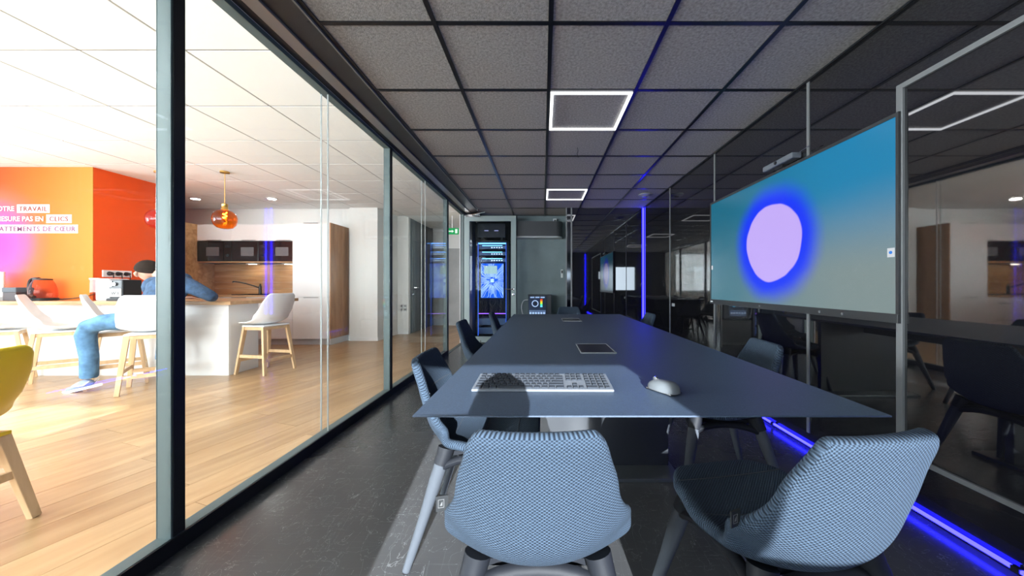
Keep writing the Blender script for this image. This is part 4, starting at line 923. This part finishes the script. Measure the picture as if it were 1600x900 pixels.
B(0, 0.015, -0.155, 0.155, -0.045, 0.045).build('plate', WHITEP, ps, bevel=0.004)
for y in (-0.09, 0.0, 0.09):
    p = MB().lathe([(0.028, 0.015), (0.026, 0.03), (0.018, 0.06)], (0, y, 0), 12, 'X').build('plug', BLACKP, ps, smooth=True)
    MB().tube(crom([(0.055, y, 0), (0.07, y, -0.03), (0.06, y+0.01, -0.12), (0.08, y, -0.30)], 10), 0.005, 6).build('plug_cord', BLACKP, p, smooth=True)
MB().tube(crom([(0.08, 0.06, 0.012), (0.2, 0.10, 0.02), (0.38, 0.12, 0.05), (0.55, 0.16, 0.12), (0.65, 0.19, 0.13)], 18), 0.006, 6).build('power_cord', BLACKP, kt_, smooth=True)

# =================================================================== THE SEATED PERSON
def skin(name, J, E, m, parent, sub=2, root=0, grow=0.0):
    """J: list of (pos, radius or (rx, ry)); E: index pairs; a continuous skin over the skeleton"""
    me = bpy.data.meshes.new(name); me.from_pydata([j[0] for j in J], E, []); o = bpy.data.objects.new(name, me); COL.objects.link(o)
    sm_ = o.modifiers.new('skin', 'SKIN'); sm_.use_smooth_shade = True; sm_.branch_smoothing = 0.6
    for i, j in enumerate(J):
        r = j[1]; r = (r, r) if isinstance(r, (int, float)) else r
        me.skin_vertices[0].data[i].radius = (r[0]+grow, r[1]+grow)
    me.skin_vertices[0].data[root].use_root = True
    ss = o.modifiers.new('ss', 'SUBSURF'); ss.levels = ss.render_levels = sub
    bake(o)
    for p in o.data.polygons: p.use_smooth = True
    o.data.materials.clear(); o.data.materials.append(m); o.parent = parent
    return o
PX, PY = -4.06, 3.52      # placed over the stool
ps_ = thing('person', 'person in navy sweater and jeans hunched over the counter on a stool', 'person', (PX, PY, 0))
def W(x, y, z): return Vector((x-PX, y-PY, z))
SKIN = mat('skin', (0.62, 0.36, 0.26), 0.5); NAVY = mat('navy_knit', (0.035, 0.075, 0.15), 0.85, noise=(30, 0.35, 4), bump=(40, 0.4)); DENIM = mat('blue_denim', (0.085, 0.20, 0.36), 0.8, noise=(14, 0.4, 5), bump=(25, 0.4))
HAIR = mat('brown_hair', (0.022, 0.013, 0.009), 0.9, spec=0.15, bump=(220, 0.6), noise=(60, 0.4, 3))
pel = W(-4.12, 3.58, 0.735); belly = W(-4.11, 3.60, 0.87); chest = W(-4.08, 3.68, 1.00); up = W(-4.12, 3.76, 1.10); neck = W(-4.24, 3.79, 1.165); hb = W(-4.30, 3.80, 1.20); hd = W(-4.40, 3.80, 1.235); cr = W(-4.45, 3.79, 1.265)
lsh = W(-4.30, 3.74, 1.075); lel = W(-4.42, 3.86, 0.965); lwr = W(-4.30, 4.03, 0.925); rsh = W(-3.90, 3.72, 1.075); rel_ = W(-3.73, 3.80, 0.955); rwr = W(-3.92, 4.02, 0.925)
lhip = W(-4.20, 3.51, 0.715); lkn = W(-4.545, 3.40, 0.655); lan = W(-4.60, 3.44, 0.155); rhip = W(-4.05, 3.62, 0.715); rkn = W(-4.27, 3.86, 0.66); ran = W(-4.16, 3.72, 0.28)
def fuse(name, mb, m, parent, voxel, smooth=6):
    """fuses overlapping limbs and trunk into one continuous surface"""
    o = mb.build(name, m, None)
    r_ = o.modifiers.new('r', 'REMESH'); r_.mode = 'VOXEL'; r_.voxel_size = voxel; r_.use_smooth_shade = True
    s_ = o.modifiers.new('s', 'SMOOTH'); s_.iterations = smooth; s_.factor = 0.5
    bake(o)
    for p in o.data.polygons: p.use_smooth = True
    if not o.data.materials: o.data.materials.append(m)
    o.parent = parent
    return o
fdir = (hd-hb).normalized()                      # the head hangs forward to the left; the face looks left and down
FX = Vector((-0.62, 0.30, -0.72)).normalized()
c_ = hd*0.75+cr*0.25; axu = (-FX*0.45+Vector((0, -0.15, 1.0))).normalized(); axf = (FX-axu*FX.dot(axu)).normalized(); axs = axu.cross(axf)
XA = (1, 0, 0)
def trunk(mb, g, z0=0):
    pts = [pel, belly, (belly+chest)/2, chest, (chest+up)/2, up+Vector((0.01, 0, 0.0)), (up+neck)/2, neck]
    rr = [0.150, 0.142, 0.155, 0.172, 0.185, 0.165, 0.105, 0.058]
    mb.tube(pts[z0:], [q+g for q in rr[z0:]], 20, 0.72, up=XA)
def limb(mb, pts, rr, g=0.0): mb.tube(crom(pts, 13), [interp([(k/(len(rr)-1), q) for k, q in enumerate(rr)], i/12)+g for i in range(13)], 14)
bd = MB(); trunk(bd, -0.012)
bd.tube([up, neck, hb, hd], [0.06, 0.052, 0.058, 0.06], 14)
vv = []; nr, ns = 14, 22
for i in range(nr+1):
    th = 0.06+i/nr*(PI-0.12)
    for k in range(ns):
        a = 2*PI*k/ns; jaw = 1.0-0.22*max(0, -math.cos(th))
        vv.append(c_+axu*math.cos(th)*0.112-axu*0.018+axf*math.sin(th)*math.cos(a)*0.122*jaw+axs*math.sin(th)*math.sin(a)*0.094*jaw)
bd.add(vv, [(i*ns+k, i*ns+(k+1) % ns, (i+1)*ns+(k+1) % ns, (i+1)*ns+k) for i in range(nr) for k in range(ns)]+[tuple(range(ns-1, -1, -1)), tuple(nr*ns+k for k in range(ns))])
bd.tube([c_+axf*0.105+axu*0.01, c_+axf*0.126-axu*0.018, c_+axf*0.134-axu*0.038, c_+axf*0.108-axu*0.046], [0.010, 0.013, 0.016, 0.010], 10)      # nose
for sh_, el, wr in ((lsh, lel, lwr), (rsh, rel_, rwr)): limb(bd, [up*0.35+sh_*0.65, sh_, el, wr], [0.055, 0.056, 0.044, 0.027])
for hp, kn, an in ((lhip, lkn, lan), (rhip, rkn, ran)): limb(bd, [pel*0.4+hp*0.6, hp, kn, an], [0.08, 0.085, 0.058, 0.038])
def hand(mb, wrist, d, side):
    d = Vector(d).normalized(); s = Vector((-d.y, d.x, 0)).normalized()*side; dn = Vector((0, 0, -1))
    mb.tube([wrist-d*0.02, wrist+d*0.03, wrist+d*0.07, wrist+d*0.10], [0.028, 0.036, 0.042, 0.040], 14, 0.42, up=tuple(s))
    for o_, L in ((-0.030, 0.066), (-0.010, 0.080), (0.010, 0.074), (0.030, 0.058)):
        p = wrist+d*0.09+s*o_; mb.tube([p, p+d*L*0.45+dn*0.002, p+d*L*0.8+dn*0.008, p+d*L+dn*0.015], [0.0095, 0.009, 0.0082, 0.0065], 8)
    p = wrist+d*0.035-s*0.030; mb.tube([p, p+d*0.03-s*0.020, p+d*0.055-s*0.026, p+d*0.075-s*0.025], [0.013, 0.011, 0.010, 0.008], 8)
hand(bd, lwr, (0.75, 0.6, -0.05), 1); hand(bd, rwr, (-0.8, 0.5, -0.05), -1)
fuse('body', bd, SKIN, ps_, 0.0065, 3)
sw = MB(); trunk(sw, 0.012)
for sh_, el, wr in ((lsh, lel, lwr), (rsh, rel_, rwr)): limb(sw, [up*0.5+sh_*0.5, sh_, el, wr-(wr-el)*0.10], [0.085, 0.082, 0.062, 0.042])
fuse('sweater', sw, NAVY, ps_, 0.011, 6)
jn = MB(); jn.tube([pel+Vector((0, 0, -0.08)), pel, pel+Vector((0, 0.01, 0.06))], [0.10, 0.138, 0.135], 18, 0.75, up=XA)
for hp, kn, an in ((lhip, lkn, lan), (rhip, rkn, ran)): limb(jn, [pel*0.5+hp*0.5, hp, kn, kn*0.4+an*0.6, an-Vector((0, 0, 0.02))], [0.085, 0.095, 0.078, 0.066, 0.064])
fuse('jeans', jn, DENIM, ps_, 0.011, 5)
# hair cap: part of an ellipsoid around the skull
hm = MB()
nr, ns = 10, 24; vv = []
for i in range(nr+1):
    th = i/nr*1.62
    for k in range(ns):
        a = 2*PI*k/ns; lim = th*(1.0-0.22*max(0, math.cos(a)))
        vv.append(c_+axu*math.cos(lim)*0.112+axf*math.sin(lim)*math.cos(a)*0.131+axs*math.sin(lim)*math.sin(a)*0.104)
ff = [(i*ns+k, i*ns+(k+1) % ns, (i+1)*ns+(k+1) % ns, (i+1)*ns+k) for i in range(nr) for k in range(ns)]
ho = hm.add(vv, ff).build('hair', HAIR, ps_, smooth=180)
for sg in (-1, 1):
    e_ = c_+axs*sg*0.094-axu*0.035-axf*0.01
    MB().tube([e_-axu*0.028, e_-axu*0.010+axs*sg*0.010, e_+axu*0.012+axs*sg*0.014, e_+axu*0.030+axs*sg*0.004], [0.008, 0.013, 0.017, 0.008], 8).build('ear', SKIN, ps_, smooth=True)
    q_ = c_+axf*0.108+axs*sg*0.036-axu*0.012
    ey = MB().lathe([(0.002, -0.010), (0.009, -0.006), (0.011, 0.0), (0.009, 0.006), (0.002, 0.010)], tuple(q_), 10).build('eye', mat('eye_white', (0.8, 0.78, 0.75), 0.3), ps_, smooth=True)
    MB().tube([q_+axf*0.004, q_+axf*0.0115], [0.0062, 0.0050], 10).build('iris', mat('iris_brown', (0.05, 0.025, 0.012), 0.3), ey)
MB().tube([c_+axf*0.092-axu*0.075-axs*0.022, c_+axf*0.098-axu*0.077, c_+axf*0.092-axu*0.075+axs*0.022], [0.005, 0.008, 0.005], 8).build('mouth', mat('lips', (0.5, 0.2, 0.17), 0.5), ps_, smooth=True)
def shoe(an, d, pitch):
    d = Vector((d[0], d[1], 0)).normalized(); s = Vector((-d.y, d.x, 0)); u = Vector((0, 0, 1))
    dd = (d*math.cos(pitch)-u*math.sin(pitch)); uu = (u*math.cos(pitch)+d*math.sin(pitch)); o_ = an-u*0.02
    Jn = [(o_-dd*0.045-uu*0.055, (0.040, 0.045)), (o_+dd*0.03-uu*0.045, (0.044, 0.045)), (o_+dd*0.11-uu*0.068, (0.046, 0.032)), (o_+dd*0.19-uu*0.078, (0.042, 0.022)), (o_-uu*0.005, (0.044, 0.044))]
    sh_ = skin('shoe', Jn, [(0, 1), (1, 2), (2, 3), (1, 4)], mat('shoe_grey_blue', (0.25, 0.30, 0.45), 0.6), ps_, 2)
    pts = []
    for k in range(16):
        a = 2*PI*k/16; pts.append(o_+dd*(0.07+0.155*math.cos(a))+s*(0.050*math.sin(a))-uu*0.105)
    mb = MB(); mb.add([p for p in pts]+[p+uu*0.024 for p in pts], [tuple(range(15, -1, -1)), tuple(range(16, 32))]+[(i, (i+1) % 16, 16+(i+1) % 16, 16+i) for i in range(16)])
    mb.build('sole', WHITEP, sh_, smooth=40)
    for sg in (-1, 1):
        b0 = o_+s*sg*0.050
        MB().tube([b0-dd*0.03-uu*0.035, b0+dd*0.02-uu*0.062+s*sg*0.002, b0+dd*0.07-uu*0.055-s*sg*0.002, b0+dd*0.12-uu*0.048-s*sg*0.012], [0.004, 0.008, 0.008, 0.003], 6).build('side_stripe', WHITEP, sh_)
    MB().tube([o_+dd*0.09-uu*0.030-s*0.03, o_+dd*0.09-uu*0.022, o_+dd*0.09-uu*0.030+s*0.03], 0.004, 6).build('lace', WHITEP, sh_); MB().tube([o_+dd*0.12-uu*0.044-s*0.03, o_+dd*0.12-uu*0.034, o_+dd*0.12-uu*0.044+s*0.03], 0.004, 6).build('lace', WHITEP, sh_)
shoe(lan, (-0.9, -0.25), 0.22); shoe(ran, (-0.3, 0.9), 0.1)
